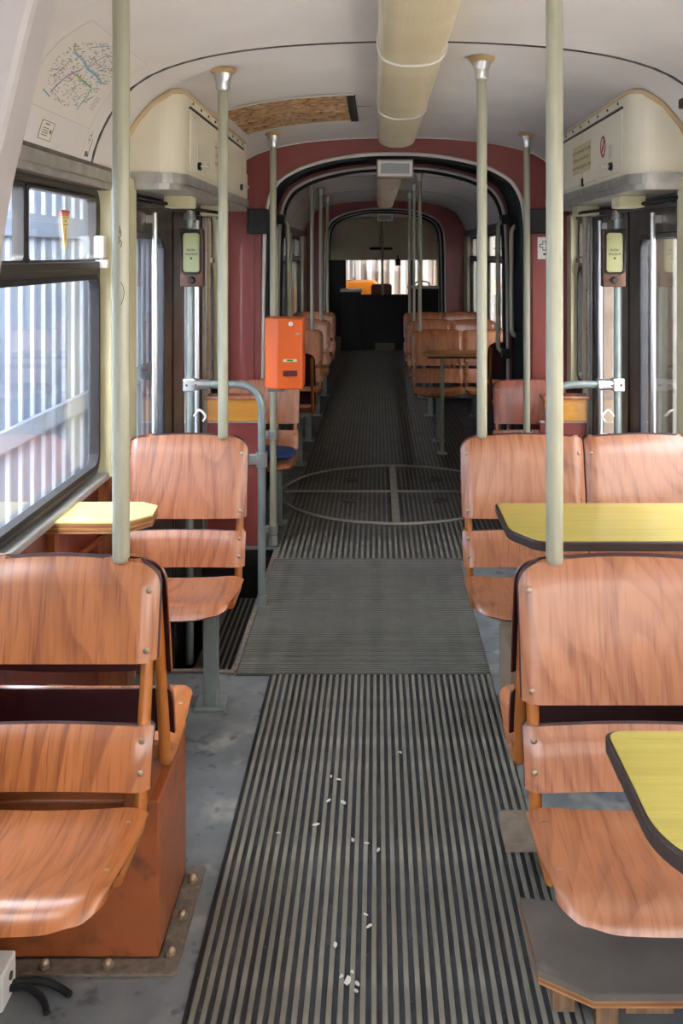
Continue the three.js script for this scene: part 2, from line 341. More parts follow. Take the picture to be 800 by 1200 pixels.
{ // turntable in the joint: ring, two plates of ribs with cross bars, recessed lifting rings
  const ring = (r0, r1) => { const g = new THREE.TorusGeometry((r0 + r1) / 2, (r1 - r0) / 2, 6, 64); g.rotateX(Math.PI / 2); g.scale(1, 0.7, 1); g.translate(TC[0], 0.006, TC[1]); return plain(g); };
  obj('turntable_ring', ring(TR - 0.006, TR + 0.018), M.ring, floor);
  obj('turntable_bar', B(TC[0] - 0.022, TC[0] + 0.022, 0.003, 0.0085, TC[1] - TR + 0.02, TC[1] + TR - 0.02), M.ring, floor);
  obj('turntable_bar', B(TC[0] - TR + 0.02, TC[0] + TR - 0.02, 0.003, 0.0095, TC[1] - 0.014, TC[1] + 0.014), M.ring, floor);
  for (const sx of [-1, 1]) for (const sz of [-1, 1]) {
    const l = [];
    for (let d = 0.052; d < TR - 0.02; d += 0.028) {
      const h = Math.sqrt((TR - 0.03) ** 2 - d * d), x = TC[0] + sx * d, za = TC[1] + sz * 0.034, zb = TC[1] + sz * h;
      if (h > 0.03) l.push(B(x - 0.006, x + 0.006, 0.003, 0.007, Math.min(za, zb), Math.max(za, zb)));
    }
    obj('turntable_ribs', l, M.matRib, floor).userData.kind = 'stuff';
    const t = new THREE.TorusGeometry(0.035, 0.006, 6, 20); t.rotateX(Math.PI / 2); t.translate(TC[0] + sx * 0.27, 0.01, TC[1] + sz * 0.26 - 0.02);
    obj('lifting_ring', [plain(t), B(TC[0] + sx * 0.27 - 0.045, TC[0] + sx * 0.27 + 0.045, 0.003, 0.0088, TC[1] + sz * 0.26 - 0.05, TC[1] + sz * 0.26 + 0.01, 0.002)], M.matRibDark, floor);
  }
}
// metal edge of the mat beside the step well, and the worn joint strips
obj('edge_strip', [B(-0.512, -0.494, -0.01, 0.009, -4.70, -3.32, 0.002), slab([[-0.50, -3.30], [-0.50, -3.325], [-0.60, -3.335], [-0.95, -3.335], [-0.95, -3.315], [-0.61, -3.312]], 0, 0.008)], M.flange, floor);
obj('edge_strip', B(-0.50, 0.41, 0.003, 0.0095, -4.54, -4.528), M.flange, floor);
obj('edge_strip', B(-0.374, -0.366, 0, 0.005, -3.29, 1.2), M.rubber, floor);

// step wells at the two doors
for (const s of [-1, 1]) {
  const w = structGroup(s < 0 ? 'floor_step_well' : 'floor_step_well_001', 'black rubber step well below the folding door');
  const e = s < 0 ? -0.505 : 0.725, o = s < 0 ? XL - 0.08 : XR + 0.08, m = (e + o) / 2;
  obj('riser', B(e, e + s * 0.02, -0.24, -0.085, -4.70, -3.33), M.black, w);
  obj('step', B(e, m, -0.28, -0.24, -4.70, -3.33), M.rubber, w);
  obj('step_nosing', B(m - s * 0.03, m, -0.24, -0.234, -4.70, -3.33), M.flange, w);
  obj('riser', B(m, m - s * 0.02, -0.50, -0.28, -4.70, -3.33), M.black, w);
  obj('step', B(m, o, -0.54, -0.50, -4.70, -3.33), M.rubber, w);
  obj('side_plate', [B(e, o, -0.54, 0, -3.34, -3.325), B(e, o, -0.54, 0, -4.71, -4.70)], M.black, w);
  const r = []; for (let k = 0; k < 9; k++) { const x = lerp(e, m, (k + 0.7) / 10); r.push(B(x - 0.004, x + 0.004, -0.24, -0.236, -4.68, -3.36)); }
  obj('step_rib', r, M.matRib, w).userData.kind = 'stuff';
}

// ------------------------------------------------------------------ side walls
const X = (s, off) => XC + s * off;                           // s = -1 or 1, off from the centre line
function windowUnit(n, s, a, b, split, label) {               // a > b are z limits
  const w = structGroup('window_' + n, label), y0 = 0.765, y1 = 1.69, x0 = X(s, 1.015), x1 = X(s, 1.055), yr = 1.415;
  const fr = 0.03;
  const face = (zA, zB, ya, yb, r, t, nm, m, xo = 0) => {     // a rounded frame in the wall's plane
    const g = prism(roundRect(zB, zA, ya, yb, r), 0, 0.03, [roundRect(zB + t, zA - t, ya + t, yb - t, Math.max(0.01, r - t * 0.6))]);
    g.rotateY(-Math.PI / 2 ); // x->z
    g.scale(1, 1, 1); g.translate(X(s, 1.03) + xo + 0.015, 0, 0); return obj(nm, g, m, w);
  };
  face(a, b, y0, y1, 0.05, 0.026, 'window_frame', M.frameDark);
  face(a - 0.022, b + 0.022, y0 + 0.02, yr, 0.05, 0.016, 'gasket', M.rubber, -s * 0.008);
  obj('transom', [B(x0, x1, yr - 0.005, yr + 0.02, b + 0.02, a - 0.02, 0.003), B(X(s, 1.0), x1, yr + 0.018, yr + 0.042, b + 0.02, a - 0.02, 0.003)], M.frameDark, w);
  const cuts = [a - 0.024, ...split, b + 0.024];
  for (let i = 0; i < cuts.length - 1; i++) {
    face(cuts[i] - (i ? 0.004 : 0), cuts[i + 1] + 0.004, yr + 0.035, y1 - 0.02, 0.025, 0.014, 'sash', M.frameDark);
    obj('pane', B(X(s, 1.028), X(s, 1.032), yr + 0.04, y1 - 0.025, cuts[i + 1] + 0.01, cuts[i] - 0.01), M.glass, w);
  }
  obj('pane', B(X(s, 1.030), X(s, 1.034), y0 + 0.02, yr, b + 0.02, a - 0.02), M.glass, w);
  return w;
}
function sideWall(name, s, spans, z0, z1, mLow, lab) {        // spans: windows [a, b]; wall between z0 > z1
  const w = structGroup(name, lab);
  const pieces = [];
  obj('lower_panel', B(X(s, 1.03), X(s, 1.09), -0.08, 0.745, z1, z0), mLow, w);
  obj('header', B(X(s, 0.985), X(s, 1.09), 1.69, 1.765, z1, z0), M.aluDull, w);
  let at = z0;
  for (const [a, b] of [...spans, [z1, z1]]) { if (at - a > 0.01) obj('pillar', B(X(s, 0.975), X(s, 1.045), 0.745, 1.70, a, at, 0.006), M.creamPost, w); at = b; }
  return w;
}
const nearSpans = [[1.75, 0.45], [0.30, -0.42], [-0.50, -1.62], [-1.75, -3.09]];
for (const s of [-1, 1]) {
  sideWall(s < 0 ? 'wall_left' : 'wall_right', s, nearSpans, 2.0, -3.12, M.woodWall, 'tram side wall with red-brown panels below the windows');
  nearSpans.forEach(([a, b], i) => windowUnit((s < 0 ? 1 : 5) + i, s, a, b, [(a + b) / 2 - 0.02], 'side window with dark frame and two sliding panes on top'));
  const sill = struct(s < 0 ? 'trim_1' : 'trim_2', B(X(s, 0.985), X(s, 1.05), 0.738, 0.762, -3.12, 1.9, 0.006), M.sill, 'aluminium window sill');
  struct(s < 0 ? 'trim_3' : 'trim_4', [B(X(s, 0.967), X(s, 1.005), 1.712, 1.748, -3.13, 1.9, 0.004), B(X(s, 0.978), X(s, 1.005), 1.692, 1.714, -3.13, 1.9, 0.003)], M.alu, 'aluminium rail above the side windows');
  // joint and front part of the car
  const far = [[-6.5, -7.95], [-8.1, -9.55], [-9.7, -11.2]];
  sideWall(s < 0 ? 'wall_left_far' : 'wall_right_far', s, far, -6.13, -11.66, M.maroon, 'side wall beyond the joint with maroon lower panels');
  far.forEach(([a, b], i) => windowUnit((s < 0 ? 9 : 12) + i, s, a, b, [(a + b) / 2], 'side window beyond the articulated joint'));
  sideWall(s < 0 ? 'wall_left_front' : 'wall_right_front', s, [[-12.6, -14.0], [-14.6, -16.6]], -12.4, -17.4, M.maroon, 'side wall beside the driver');
  windowUnit(s < 0 ? 15 : 17, s, -12.6, -14.0, [], 'dark front door window'); windowUnit(s < 0 ? 16 : 18, s, -14.6, -16.6, [], 'cab side window');
  // door post: a cream box pillar with an orange wooden foot
  struct(s < 0 ? 'trim_5' : 'trim_6', B(X(s, 0.925), X(s, 1.05), 0.745, 1.74, -3.215, -3.12, 0.008), M.creamPost, 'cream painted door post');
  struct(s < 0 ? 'trim_7' : 'trim_8', B(X(s, 0.93), X(s, 1.09), -0.05, 0.745, -3.21, -3.12, 0.004), M.woodTan, 'orange wooden foot of the door post');
  struct(s < 0 ? 'trim_9' : 'trim_10', [B(X(s, 0.95), X(s, 1.05), -0.05, 1.74, -3.30, -3.216, 0.004)], M.creamTrim, 'tan jamb of the folding door');
  // far door post with riveted strip, wall to the bulkhead
  const fp = structGroup(s < 0 ? 'trim_11' : 'trim_12', 'riveted metal post at the far edge of the door');
  obj('post', B(X(s, 0.99), X(s, 1.09), -0.05, 1.74, -4.86, -4.72, 0.004), M.aluDull, fp);
  obj('strip', [B(X(s, 0.962), X(s, 1.0), -0.05, 1.74, -4.79, -4.745, 0.004), B(X(s, 0.975), X(s, 1.0), -0.05, 1.74, -4.735, -4.72, 0.003)], M.alu, fp);
  for (let y = 0.3; y < 1.7; y += 0.2) obj('rivet', cyl(0.005, 0.004, 0.004, X(s, 0.961), y, -4.768, 8, 'x'), M.black, fp);
  sideWall(s < 0 ? 'wall_left_joint' : 'wall_right_joint', s, [[-4.93, -5.22]], -4.86, -5.33, M.woodWall, 'narrow side wall between the door and the bulkhead');
  windowUnit(s < 0 ? 19 : 20, s, -4.93, -5.22, [], 'narrow window between the door and the bulkhead');
  // outer skin over the door, between car body and door leaf
  struct(s < 0 ? 'trim_13' : 'trim_14', B(X(s, 1.0), X(s, 1.09), 1.70, 1.80, -4.86, -3.12), M.aluDull, 'metal header over the folding door');
}
// red wooden seat-side board below the sill
{ const rw = struct('wall_rear', [B(XL - 0.06, XR + 0.06, -0.08, 0.8, 2.0, 2.06), B(XL - 0.06, XL + 0.25, 0.8, 2.2, 2.0, 2.06), B(XR - 0.25, XR + 0.06, 0.8, 2.2, 2.0, 2.06), B(XL, XR, 1.8, 2.2, 2.0, 2.06)], M.woodWall, 'end wall with a wide window'); }
{ const w = structGroup('window_21', 'wide end window'); obj('window_frame', [B(XL + 0.25, XR - 0.25, 0.8, 0.84, 1.99, 2.05), B(XL + 0.25, XR - 0.25, 1.76, 1.8, 1.99, 2.05)], M.frameDark, w); obj('pane', B(XL + 0.25, XR - 0.25, 0.82, 1.78, 2.02, 2.026), M.glass, w); }

// grey painted partition with a slanting edge just beside the camera
struct('wall_partition', prism(roundPoly([[-0.93, 0], [-0.54, 0], [-0.535, 1.25], [-0.503, 1.545], [-0.443, 1.80], [-0.385, 1.98], [-0.31, 2.10], [-0.62, 2.062], [-0.745, 1.95], [-0.85, 1.78], [-0.93, 1.70]], 0.05), -1.29, -1.21, [], 0.01), M.greyPanel, 'light grey painted partition with a slanting inner edge');

// ------------------------------------------------------------------ bulkheads of the joints
const archHalf = [[0.757, 0], [0.752, 0.79], [0.742, 1.50], [0.732, 1.70], [0.712, 1.80], [0.66, 1.89], [0.58, 1.945], [0.47, 1.99], [0.25, 2.036], [0, 2.05]];
const archCurve = new THREE.CatmullRomCurve3([...archHalf.map(([o, y]) => V(-o, y, 0)), ...archHalf.slice(0, -1).reverse().map(([o, y]) => V(o, y, 0))], false, 'centripetal');
const archPts = archCurve.getPoints(90);
function bulkhead(name, z, th, m, label) {
  const g = structGroup(name, label);
  const outer = [[-1.035, -0.05], ...[...roofPts].map((p) => [p.x, p.y + 0.004]), [1.035, -0.05]];
  const o2 = [[-1.035, -0.05], [-1.035, 1.74], ...outer.slice(1, -1), [1.035, 1.74], [1.035, -0.05]];
  const inner = archPts.map((p) => [p.x, p.y]);
  // opened downwards: the outline runs up outside, back along the arch
  const poly = [...o2, [inner[inner.length - 1][0], -0.05], ...inner.slice().reverse(), [inner[0][0], -0.05]];
  const b = prism(poly, z - th, z); b.translate(XC, 0, 0);
  obj('panel', b, m, g);
  const line = [[archPts[0].x, 0, 0], ...archPts.map((p) => [p.x, p.y, 0])].map(([x, y]) => [XC + x, y, z + 0.004]);
  obj('edge_trim', pipe(line.slice(1), 0.011, 0, 8), M.whiteTrim, g);
  obj('rubber_seal', pipe(line.slice(1).map(([x, y]) => [XC + (x - XC) * 0.985, y - 0.012 * sm(1.5, 2.0, y), z - th * 0.5]), 0.016, 0, 8), M.rubber, g);
  return g;
}
const bh1 = bulkhead('wall_bulkhead', -5.33, 0.06, M.maroon, 'maroon bulkhead with an arched opening and white edge trim');
bulkhead('wall_bulkhead_001', -6.13, 0.06, M.maroon, 'second frame of the articulated joint');
bulkhead('wall_bulkhead_002', -11.66, 0.06, M.maroon, 'maroon bulkhead before the front part of the tram');
bulkhead('wall_bulkhead_003', -12.36, 0.06, M.maroon, 'last maroon bulkhead before the driver');
for (const [z0, z1, nm] of [[-6.13, -5.39, 'trim_15'], [-12.36, -11.72, 'trim_16']]) {   // bellows tunnels
  const g = structGroup(nm, 'dark rubber bellows of the joint'), folds = 7;
  const off = (k) => 0.025 + (k % 2 ? 0.035 : 0);
  const t = shell((s, t) => { const i = Math.min(archPts.length - 1, Math.round(s * (archPts.length - 1))), p = archPts[i], k = t * folds * 2, o = lerp(off(Math.floor(k)), off(Math.floor(k) + 1), k - Math.floor(k)); return V(XC + p.x * (1 + o / 0.75), p.y + o * sm(1.4, 1.9, p.y), lerp(z0, z1, t)); }, archPts.length - 1, folds * 2, 0.01);
  obj('bellows', t, M.rubber, g);
}
// vertical ribs, speaker and notice on the bulkhead
for (const s of [-1, 1]) obj('cover_strip', B(X(s, 0.80), X(s, 0.83), 0, 1.86, -5.33, -5.322), M.maroon, bh1);

// ------------------------------------------------------------------ lamps' long cover under the ceiling
{
  const d = thing('ceiling_lamp_cover', 'long yellowed plastic lamp cover running along the ceiling', 'lamp cover', [XC, 0, 0]);
  const prof = [[-0.095, 2.15], [-0.1, 2.10], [-0.088, 2.062], [-0.055, 2.043], [0, 2.037], [0.055, 2.043], [0.088, 2.062], [0.1, 2.10], [0.095, 2.15]].map(([x, y]) => [x, Math.min(y, roofAt(x) - 0.002)]);
  const curve = new THREE.CatmullRomCurve3(prof.map(([x, y]) => V(x, y, 0)), false, 'centripetal').getPoints(32).map((p) => [p.x, p.y]);
  const cuts = [1.9, 0.62, -0.52, -1.66, -2.77, -3.86, -4.90];
  for (let i = 0; i < cuts.length - 1; i++) obj('diffuser', prism(curve, cuts[i + 1] + 0.001, cuts[i] - 0.001), M.diffuser, d);
  obj('end_cap', prism(curve.map(([x, y]) => [x * 0.93, y + 0.006 > 2.13 ? y : y + 0.006]), -4.96, -4.90), M.diffuser, d);
  for (const z of cuts.slice(1, -1)) obj('joint_band', pipe(curve.map(([x, y]) => [x * 1.01, y - 0.001, z]), 0.0045, 0, 6), M.whiteTrim, d);
  const d2 = thing('ceiling_lamp_cover', 'second lamp cover along the ceiling beyond the maroon bulkhead', 'lamp cover', [XC, 0, 0]);
  for (const [a, b] of [[-6.3, -8.0], [-8.0, -9.7], [-9.7, -11.4]]) obj('diffuser', prism(curve, b + 0.001, a - 0.001), M.diffuser, d2);
  for (const z of [-6.9, -8.0, -9.7]) obj('joint_band', pipe(curve.map(([x, y]) => [x * 1.01, y - 0.001, z]), 0.0045, 0, 6), M.whiteTrim, d2);
}
// peeled ceiling hatch
{
  const h = thing('ceiling_hatch', 'brown peeling panel of the open ceiling hatch above the door', 'ceiling hatch', [0, 0, 0]);
  const sAt = (off) => { let b = 0, e = 9; for (let i = 0; i <= 400; i++) { const p = roofCurve.getPointAt(i / 400); if (Math.abs(p.x - off) < e) { e = Math.abs(p.x - off); b = i / 400; } } return b; };
  const a = sAt(-0.74), b = sAt(-0.225);
  obj('board', roofStrip(a, b, -4.58, -3.86, 0.004, 0.006), M.hatch, h);
  obj('frame', [roofStrip(b, b + 0.012, -4.58, -3.86, 0.008, 0.012, 4), roofStrip(a, b + 0.012, -3.86, -3.835, 0.004, 0.008), roofStrip(a, b + 0.012, -4.605, -4.58, 0.004, 0.008)], M.whiteTrim, h);
  obj('rubber_edge', roofStrip(b - 0.001, b + 0.014, -4.58, -3.86, 0.008, 0.0135, 4), M.rubber, h);
}
// network map, notice and pictogram printed on the curved cove above the window
{
  const mapM = canvasMat(512, 512, (x, w, h) => {
    x.fillStyle = '#d8d1c8'; x.fillRect(0, 0, w, h);
    x.strokeStyle = '#9a958f'; x.lineWidth = 2; x.strokeRect(6, 6, w - 12, h - 12);
    const line = (c, lw, pts) => { x.strokeStyle = c; x.lineWidth = lw * 1.5; x.beginPath(); pts.forEach(([a, b], i) => i ? x.lineTo(a, b) : x.moveTo(a, b)); x.stroke(); };
    line('#7fb0bd', 9, [[110, 190], [190, 200], [250, 225]]); line('#6fa9bc', 9, [[250, 225], [330, 230], [400, 250]]);
    line('#7f8fb5', 4, [[250, 225], [262, 120], [300, 90], [400, 90]]); line('#4f7fb0', 7, [[350, 80], [430, 76]]);
    line('#7aa0a8', 4, [[150, 130], [215, 60]]); line('#a89a52', 5, [[70, 150], [110, 190]]);
    line('#8aa63a', 7, [[215, 280], [270, 290]]); line('#5a9a62', 6, [[270, 290], [360, 300]]); line('#4e9c92', 4, [[360, 300], [372, 350], [352, 440]]);
    line('#7a7aa8', 5, [[225, 240], [180, 300], [150, 380], [140, 420]]); line('#4f7fb0', 4, [[90, 420], [150, 440]]);
    line('#b58a80', 3, [[130, 230], [120, 300], [100, 350]]); line('#c8655e', 3, [[190, 285], [215, 285], [215, 312], [190, 312], [190, 285]]);
    line('#a07c6a', 3, [[250, 225], [230, 160], [270, 175], [262, 200]]);
    let sd = 5; const r = () => { sd = (sd * 16807) % 2147483647; return sd / 2147483647; };
    const cols = ['#56688a', '#7a6a5c', '#5a8888', '#8f8450', '#8a6060', '#55789a'];
    for (let k = 0; k < 620; k++) { const a = r() * 2 - 1, b = r() * 2 - 1; const px = 240 + a * 190, py = 250 + b * 200; if (a * a + b * b > 1) continue; x.save(); x.translate(px, py); x.rotate(r() > 0.5 ? -0.8 : 0); x.fillStyle = cols[Math.floor(r() * 6)]; x.fillRect(0, 0, 5 + r() * 13, 3.4); x.restore(); }
    for (let k = 0; k < 7; k++) { x.fillStyle = '#88837e'; x.fillRect(430, 330 + k * 12, 24 + 22 * r(), 3); }
  });
  // on the cove: s runs up along the section, t along the car
  const cove = (s0, s1, z0, z1, th, drop) => { const g = shell((s, t) => { const k = lerp(s0, s1, t), q = roofCurve.getPointAt(k), tg = roofCurve.getTangentAt(k); return V(XC + q.x + tg.y * drop, q.y - tg.x * drop, lerp(z0, z1, s)); }, 1, 14, th, (s, t) => [s, t]); return g; };
  const sOff = (off) => { let b = 0, e = 9; for (let i = 0; i <= 600; i++) { const q = roofCurve.getPointAt(i / 1200); if (Math.abs(q.x + off) < e) { e = Math.abs(q.x + off); b = i / 1200; } } return b; };
  // front faces inwards: run z from far... to near so that the normal points into the car
  tag(obj('network_map', cove(sOff(0.968), sOff(0.79), -2.27, -2.82, 0.0006, 0.0016), mapM), 'faded transit network map printed above the side window', 'map');
  const noteM = canvasMat(128, 160, (x, w, h) => {
    x.fillStyle = '#d9d2c4'; x.fillRect(0, 0, w, h); x.strokeStyle = '#5d574e'; x.lineWidth = 5; x.strokeRect(3, 3, w - 6, h - 6);
    x.fillStyle = '#6a6358'; x.fillRect(36, 20, 46, 12); for (let k = 0; k < 4; k++) x.fillRect(22, 56 + k * 20, 62, 8); x.fillStyle = '#3b352c'; x.beginPath(); x.ellipse(106, 80, 9, 20, 0, 0, 7); x.fill();
  });
  tag(obj('notice_plate', cove(sOff(0.992), sOff(0.976), -2.45, -2.545, 0.0006, 0.0018), noteM), 'small printed notice plate below the network map', 'notice');
  const pictoM = canvasMat(96, 192, (x, w, h) => {
    x.fillStyle = '#dad3ca'; x.fillRect(0, 0, w, h); x.strokeStyle = '#4a4640'; x.lineWidth = 4; x.strokeRect(30, 40, 24, 30); x.beginPath(); x.moveTo(42, 10); x.lineTo(42, 40); x.moveTo(42, 70); x.lineTo(42, 96); x.stroke();
    x.fillStyle = '#4a4640'; x.fillRect(74, 60, 7, 110); x.beginPath(); x.moveTo(34, 176); x.lineTo(78, 176); x.lineTo(78, 166); x.lineTo(58, 140); x.lineTo(34, 146); x.fill();
  });
  tag(obj('pictogram_sticker', cove(sOff(0.995), sOff(0.966), -2.82, -2.895, 0.0006, 0.0018), pictoM), 'sticker with a black line pictogram beside the notice plate', 'sticker');
}

// ------------------------------------------------------------------ cabinets over the doors
function loftSections(secs) {                                  // closed rings of equal length, capped
  const n = secs[0].length, pos = [], idx = [];
  secs.forEach((s) => s.forEach((p) => pos.push(...p)));
  for (let i = 0; i < secs.length - 1; i++) for (let k = 0; k < n; k++) { const a = i * n + k, b = i * n + (k + 1) % n, c = a + n, d = b + n; idx.push(a, b, c, c, b, d); }
  const g = new THREE.BufferGeometry(); g.setAttribute('position', new THREE.Float32BufferAttribute(pos, 3)); g.setIndex(idx);
  const caps = [];
  for (const [s] of [[secs[0]], [secs[secs.length - 1]]]) {
    const tri = THREE.ShapeUtils.triangulateShape(s.map((p) => new THREE.Vector2(p[0], p[1])), []), q = new THREE.BufferGeometry();
    q.setAttribute('position', new THREE.Float32BufferAttribute(tri.flatMap((t) => t.flatMap((k) => s[k])), 3)); q.computeVertexNormals(); caps.push(plain(q));
  }
  return metreUV((() => { const m = mergeGeometries([(() => { const q = plain(g.toNonIndexed()); q.computeVertexNormals(); return q; })(), ...caps]); return m; })());
}
for (const s of [-1, 1]) {
  const c = thing('door_cabinet', s < 0 ? 'cream metal cabinet over the door next to the network map' : 'cream metal cabinet over the door with a red prohibition sticker', 'cabinet', [0, 0, 0], 0, 'cabinets over the folding doors');
  const zN = -3.19, zF = -4.80, R = 0.09;
  const sec = (in0, yB, yTmax, z, ins) => {
    const pts = [[in0, yB]]; const top = Math.min(yTmax, roofAt(in0) - 0.004);
    pts.push([in0, top]);
    for (let k = 1; k <= 10; k++) { const o = lerp(in0, 0.995, k / 10); pts.push([o, Math.max(yB + 0.001, Math.min(yTmax, roofAt(o) - 0.004))]); }
    pts.push([0.995, yB]); return pts.map(([o, y]) => [X(s, o), y, z]);
  };
  const secs = [], rail = [];
  for (let k = 0; k <= 8; k++) { const a = k / 8 * Math.PI / 2, z = zN - R * (1 - Math.cos(a)), o = 0.77 + R * (1 - Math.sin(a)); secs.push(sec(o, 1.755, 3, z)); rail.push([o - 0.012, z + (k < 4 ? 0.012 : 0.006)]); }
  secs.push(sec(0.77, 1.755, 3, zF));
  obj('body', loftSections(secs), M.cream, c);
  const rp = [[0.975, zN + 0.012], ...rail, [0.758, zF], [0.975, zF]].map(([o, z]) => [X(s, o), z]);
  obj('rail', [slab(rp, 1.722, 1.757), slab(rp.map(([x, z]) => [x + s * 0.012, z - 0.004]), 1.70, 1.723)], M.alu, c);
  // rubber edge along the cove at the near end
  const ed = []; for (let k = 0; k <= 14; k++) { const o = lerp(0.80, 0.993, k / 14); ed.push([X(s, o), roofAt(o) - 0.012, zN + 0.002]); }
  obj('edge_trim', pipe([...[[X(s, 0.772), roofAt(0.77) - 0.012, zF + 0.05], [X(s, 0.772), roofAt(0.77) - 0.012, zN - R], [X(s, 0.785), roofAt(0.785) - 0.01, zN - 0.03]], ...ed], 0.009, 0, 6), M.creamTrim, c);
  const xf = X(s, 0.77), lid = obj('lid', B(xf - s * 0.006, xf, 1.775, 1.995, -4.66, -3.33, 0.002), M.cream, c);
  obj('hinge', B(xf - s * 0.008, xf, 1.997, 2.004, -4.66, -3.33), M.frameDark, lid);
  for (let k = 0; k < 9; k++) obj('screw', cyl(0.006, 0.004, 0.004, xf - s * 0.002, 2.025, -3.40 - k * 0.155, 8, 'x'), M.screw, c);
  for (const z of [-3.47, -4.55]) {
    const l = obj('lock', cyl(0.016, 0.014, 0.012, xf - s * 0.011, 1.805, z, 14, 'x'), M.black, c);
    obj('key', [B(xf - s * 0.045, xf - s * 0.012, 1.802, 1.808, z - 0.004, z + 0.004), cyl(0.008, 0.008, 0.006, xf - s * 0.045, 1.806, z, 12, 'x')], M.aluBright, l);
  }
  obj('latch', B(xf - s * 0.012, xf - s * 0.004, 1.765, 1.80, -3.97, -3.945, 0.002), M.frameDark, c);
  obj('lid_joint', B(xf - s * 0.0068, xf - s * 0.004, 1.775, 1.88, -3.962, -3.956), M.creamTrim, c);
  // underside: operating rods and brackets of the door gear
  for (const z of [-3.56, -4.29]) obj('bracket', B(X(s, 0.80), X(s, 0.90), 1.655, 1.70, z - 0.06, z + 0.06, 0.005), M.creamPost, c);
  obj('rod', pipe([[X(s, 0.95), 1.68, -3.25], [X(s, 0.84), 1.66, -3.7], [X(s, 0.80), 1.665, -4.2], [X(s, 0.90), 1.66, -4.7]], 0.007, 0.1, 8), M.black, c);
  obj('rod', pipe([[X(s, 0.99), 1.665, -3.3], [X(s, 0.90), 1.66, -3.5], [X(s, 0.93), 1.67, -4.6]], 0.012, 0.05, 8), M.frameDark, c);
  // printed notice on the lid
  const noteM = canvasMat(512, 256, (x, w, h) => {
    x.fillStyle = s < 0 ? '#dacbaa' : '#cdbd8c'; x.fillRect(0, 0, w, h); x.fillStyle = '#55503c'; x.font = 'bold 40px sans-serif'; x.textAlign = 'center';
    x.fillText('Wenn Sie unterwegs ein älterer', w / 2, 70); x.fillText('Fahrgast anspricht, ist', w / 2, 140); x.fillText('bitte Ihr Platz angeboten. Danke', w / 2, 212);
  });
  const p = plate(0.34, 0.12); p.rotateY(-s * Math.PI / 2); p.translate(xf - s * 0.0065, 1.885, s < 0 ? -4.0 : -3.98);
  obj('notice', p, noteM, c);
  if (s > 0) {
    const g1 = new THREE.TorusGeometry(0.036, 0.006, 6, 28); g1.rotateY(Math.PI / 2); g1.scale(0.2, 1, 1); g1.translate(xf - 0.0075, 1.893, -3.60);
    const bar = B(-0.001, 0.001, -0.036, 0.036, -0.005, 0.005); bar.rotateX(0.75); bar.translate(xf - 0.0075, 1.893, -3.60);
    obj('prohibition_sticker', [plain(g1), bar], std('#b03038', 0.5), c);
    const d = cyl(0.036, 0.036, 0.001, xf - 0.0066, 1.893, -3.60, 28, 'x'); obj('sticker_disc', d, std('#d8cfc8', 0.5), c);
    const q = cyl(0.008, 0.010, 0.0012, xf - 0.0075, 1.888, -3.60, 12, 'x'); obj('sticker_symbol', q, M.black, c);
    obj('paper_label', B(xf - 0.0072, xf - 0.006, 1.835, 1.885, -3.515, -3.47), std('#c9c2b8', 0.7), c);
  } else obj('paper_label', B(xf + 0.006, xf + 0.0072, 1.83, 1.88, -3.49, -3.455), std('#d8cfc0', 0.7), c);
}
{ const t = thing('ceiling_bracket', 'small brown metal bracket in the ceiling curve before the cabinet with the red sticker', 'bracket', [0, 0, 0]); obj('plate', B(0.925, 1.02, 1.925, 1.955, -2.88, -2.78, 0.004), M.brownMetal, t); obj('arm', B(0.94, 1.04, 1.85, 1.926, -2.87, -2.80, 0.006), std('#3c2618', 0.5), t); }
tag(obj('junction_box', B(-0.73, -0.672, 1.765, 1.90, -4.90, -4.801, 0.008), M.whitePlastic), 'white plastic box at the end of the cabinet by the bulkhead', 'box');

// ------------------------------------------------------------------ folding doors
for (const s of [-1, 1]) {
  const d = structGroup(s < 0 ? 'door_1' : 'door_2', 'closed folding door with tall rounded rubber-edged windows');
  const leaf = (a, b, wa, wb, xo) => {                         // a > b limits of the leaf, wa > wb of its window
    const g = prism([[b, -0.5], [a, -0.5], [a, 1.70], [b, 1.70]], 0, 0.03, [roundRect(wb, wa, 0.55, 1.56, 0.06)]); g.rotateY(-Math.PI / 2); g.translate(X(s, xo) + 0.015, 0, 0);
    const l = obj('leaf', g, M.aluDull, d);
    const k = prism(roundRect(wb - 0.006, wa + 0.006, 0.544, 1.566, 0.066), 0, 0.036, [roundRect(wb + 0.022, wa - 0.022, 0.572, 1.538, 0.045)], 0.006); k.rotateY(-Math.PI / 2); k.translate(X(s, xo) + 0.018, 0, 0);
    obj('gasket', k, M.rubberGloss, l);
    obj('pane', B(X(s, xo) - 0.002, X(s, xo) + 0.002, 0.56, 1.55, wb + 0.012, wa - 0.012), M.glass, l);
    obj('kick_panel', B(X(s, xo) - s * 0.02, X(s, xo) - s * 0.0145, -0.45, 0.50, b + 0.03, a - 0.03, 0.002), M.frameDark, l);
    obj('edge_rubber', B(X(s, xo) - 0.02, X(s, xo) + 0.02, -0.5, 1.70, b, b + 0.018), M.black, l);
    return l;
  };
  leaf(-3.30, -4.06, -3.36, -3.90, 1.0); leaf(-4.065, -4.73, -4.27, -4.66, 1.0);
  for (const z of [-3.60, -4.45]) { const l = obj('grab_bar', [pipe([[X(s, 0.955), 0.62, z], [X(s, 0.955), 1.64, z]], 0.011), B(X(s, 0.95), X(s, 0.99), 0.60, 0.63, z - 0.01, z + 0.01), B(X(s, 0.95), X(s, 0.99), 1.60, 1.63, z - 0.01, z + 0.01)], M.aluBright, d); }
  obj('guide_rail', B(X(s, 0.965), X(s, 1.02), 1.68, 1.70, -4.73, -3.30), M.frameDark, d);
}
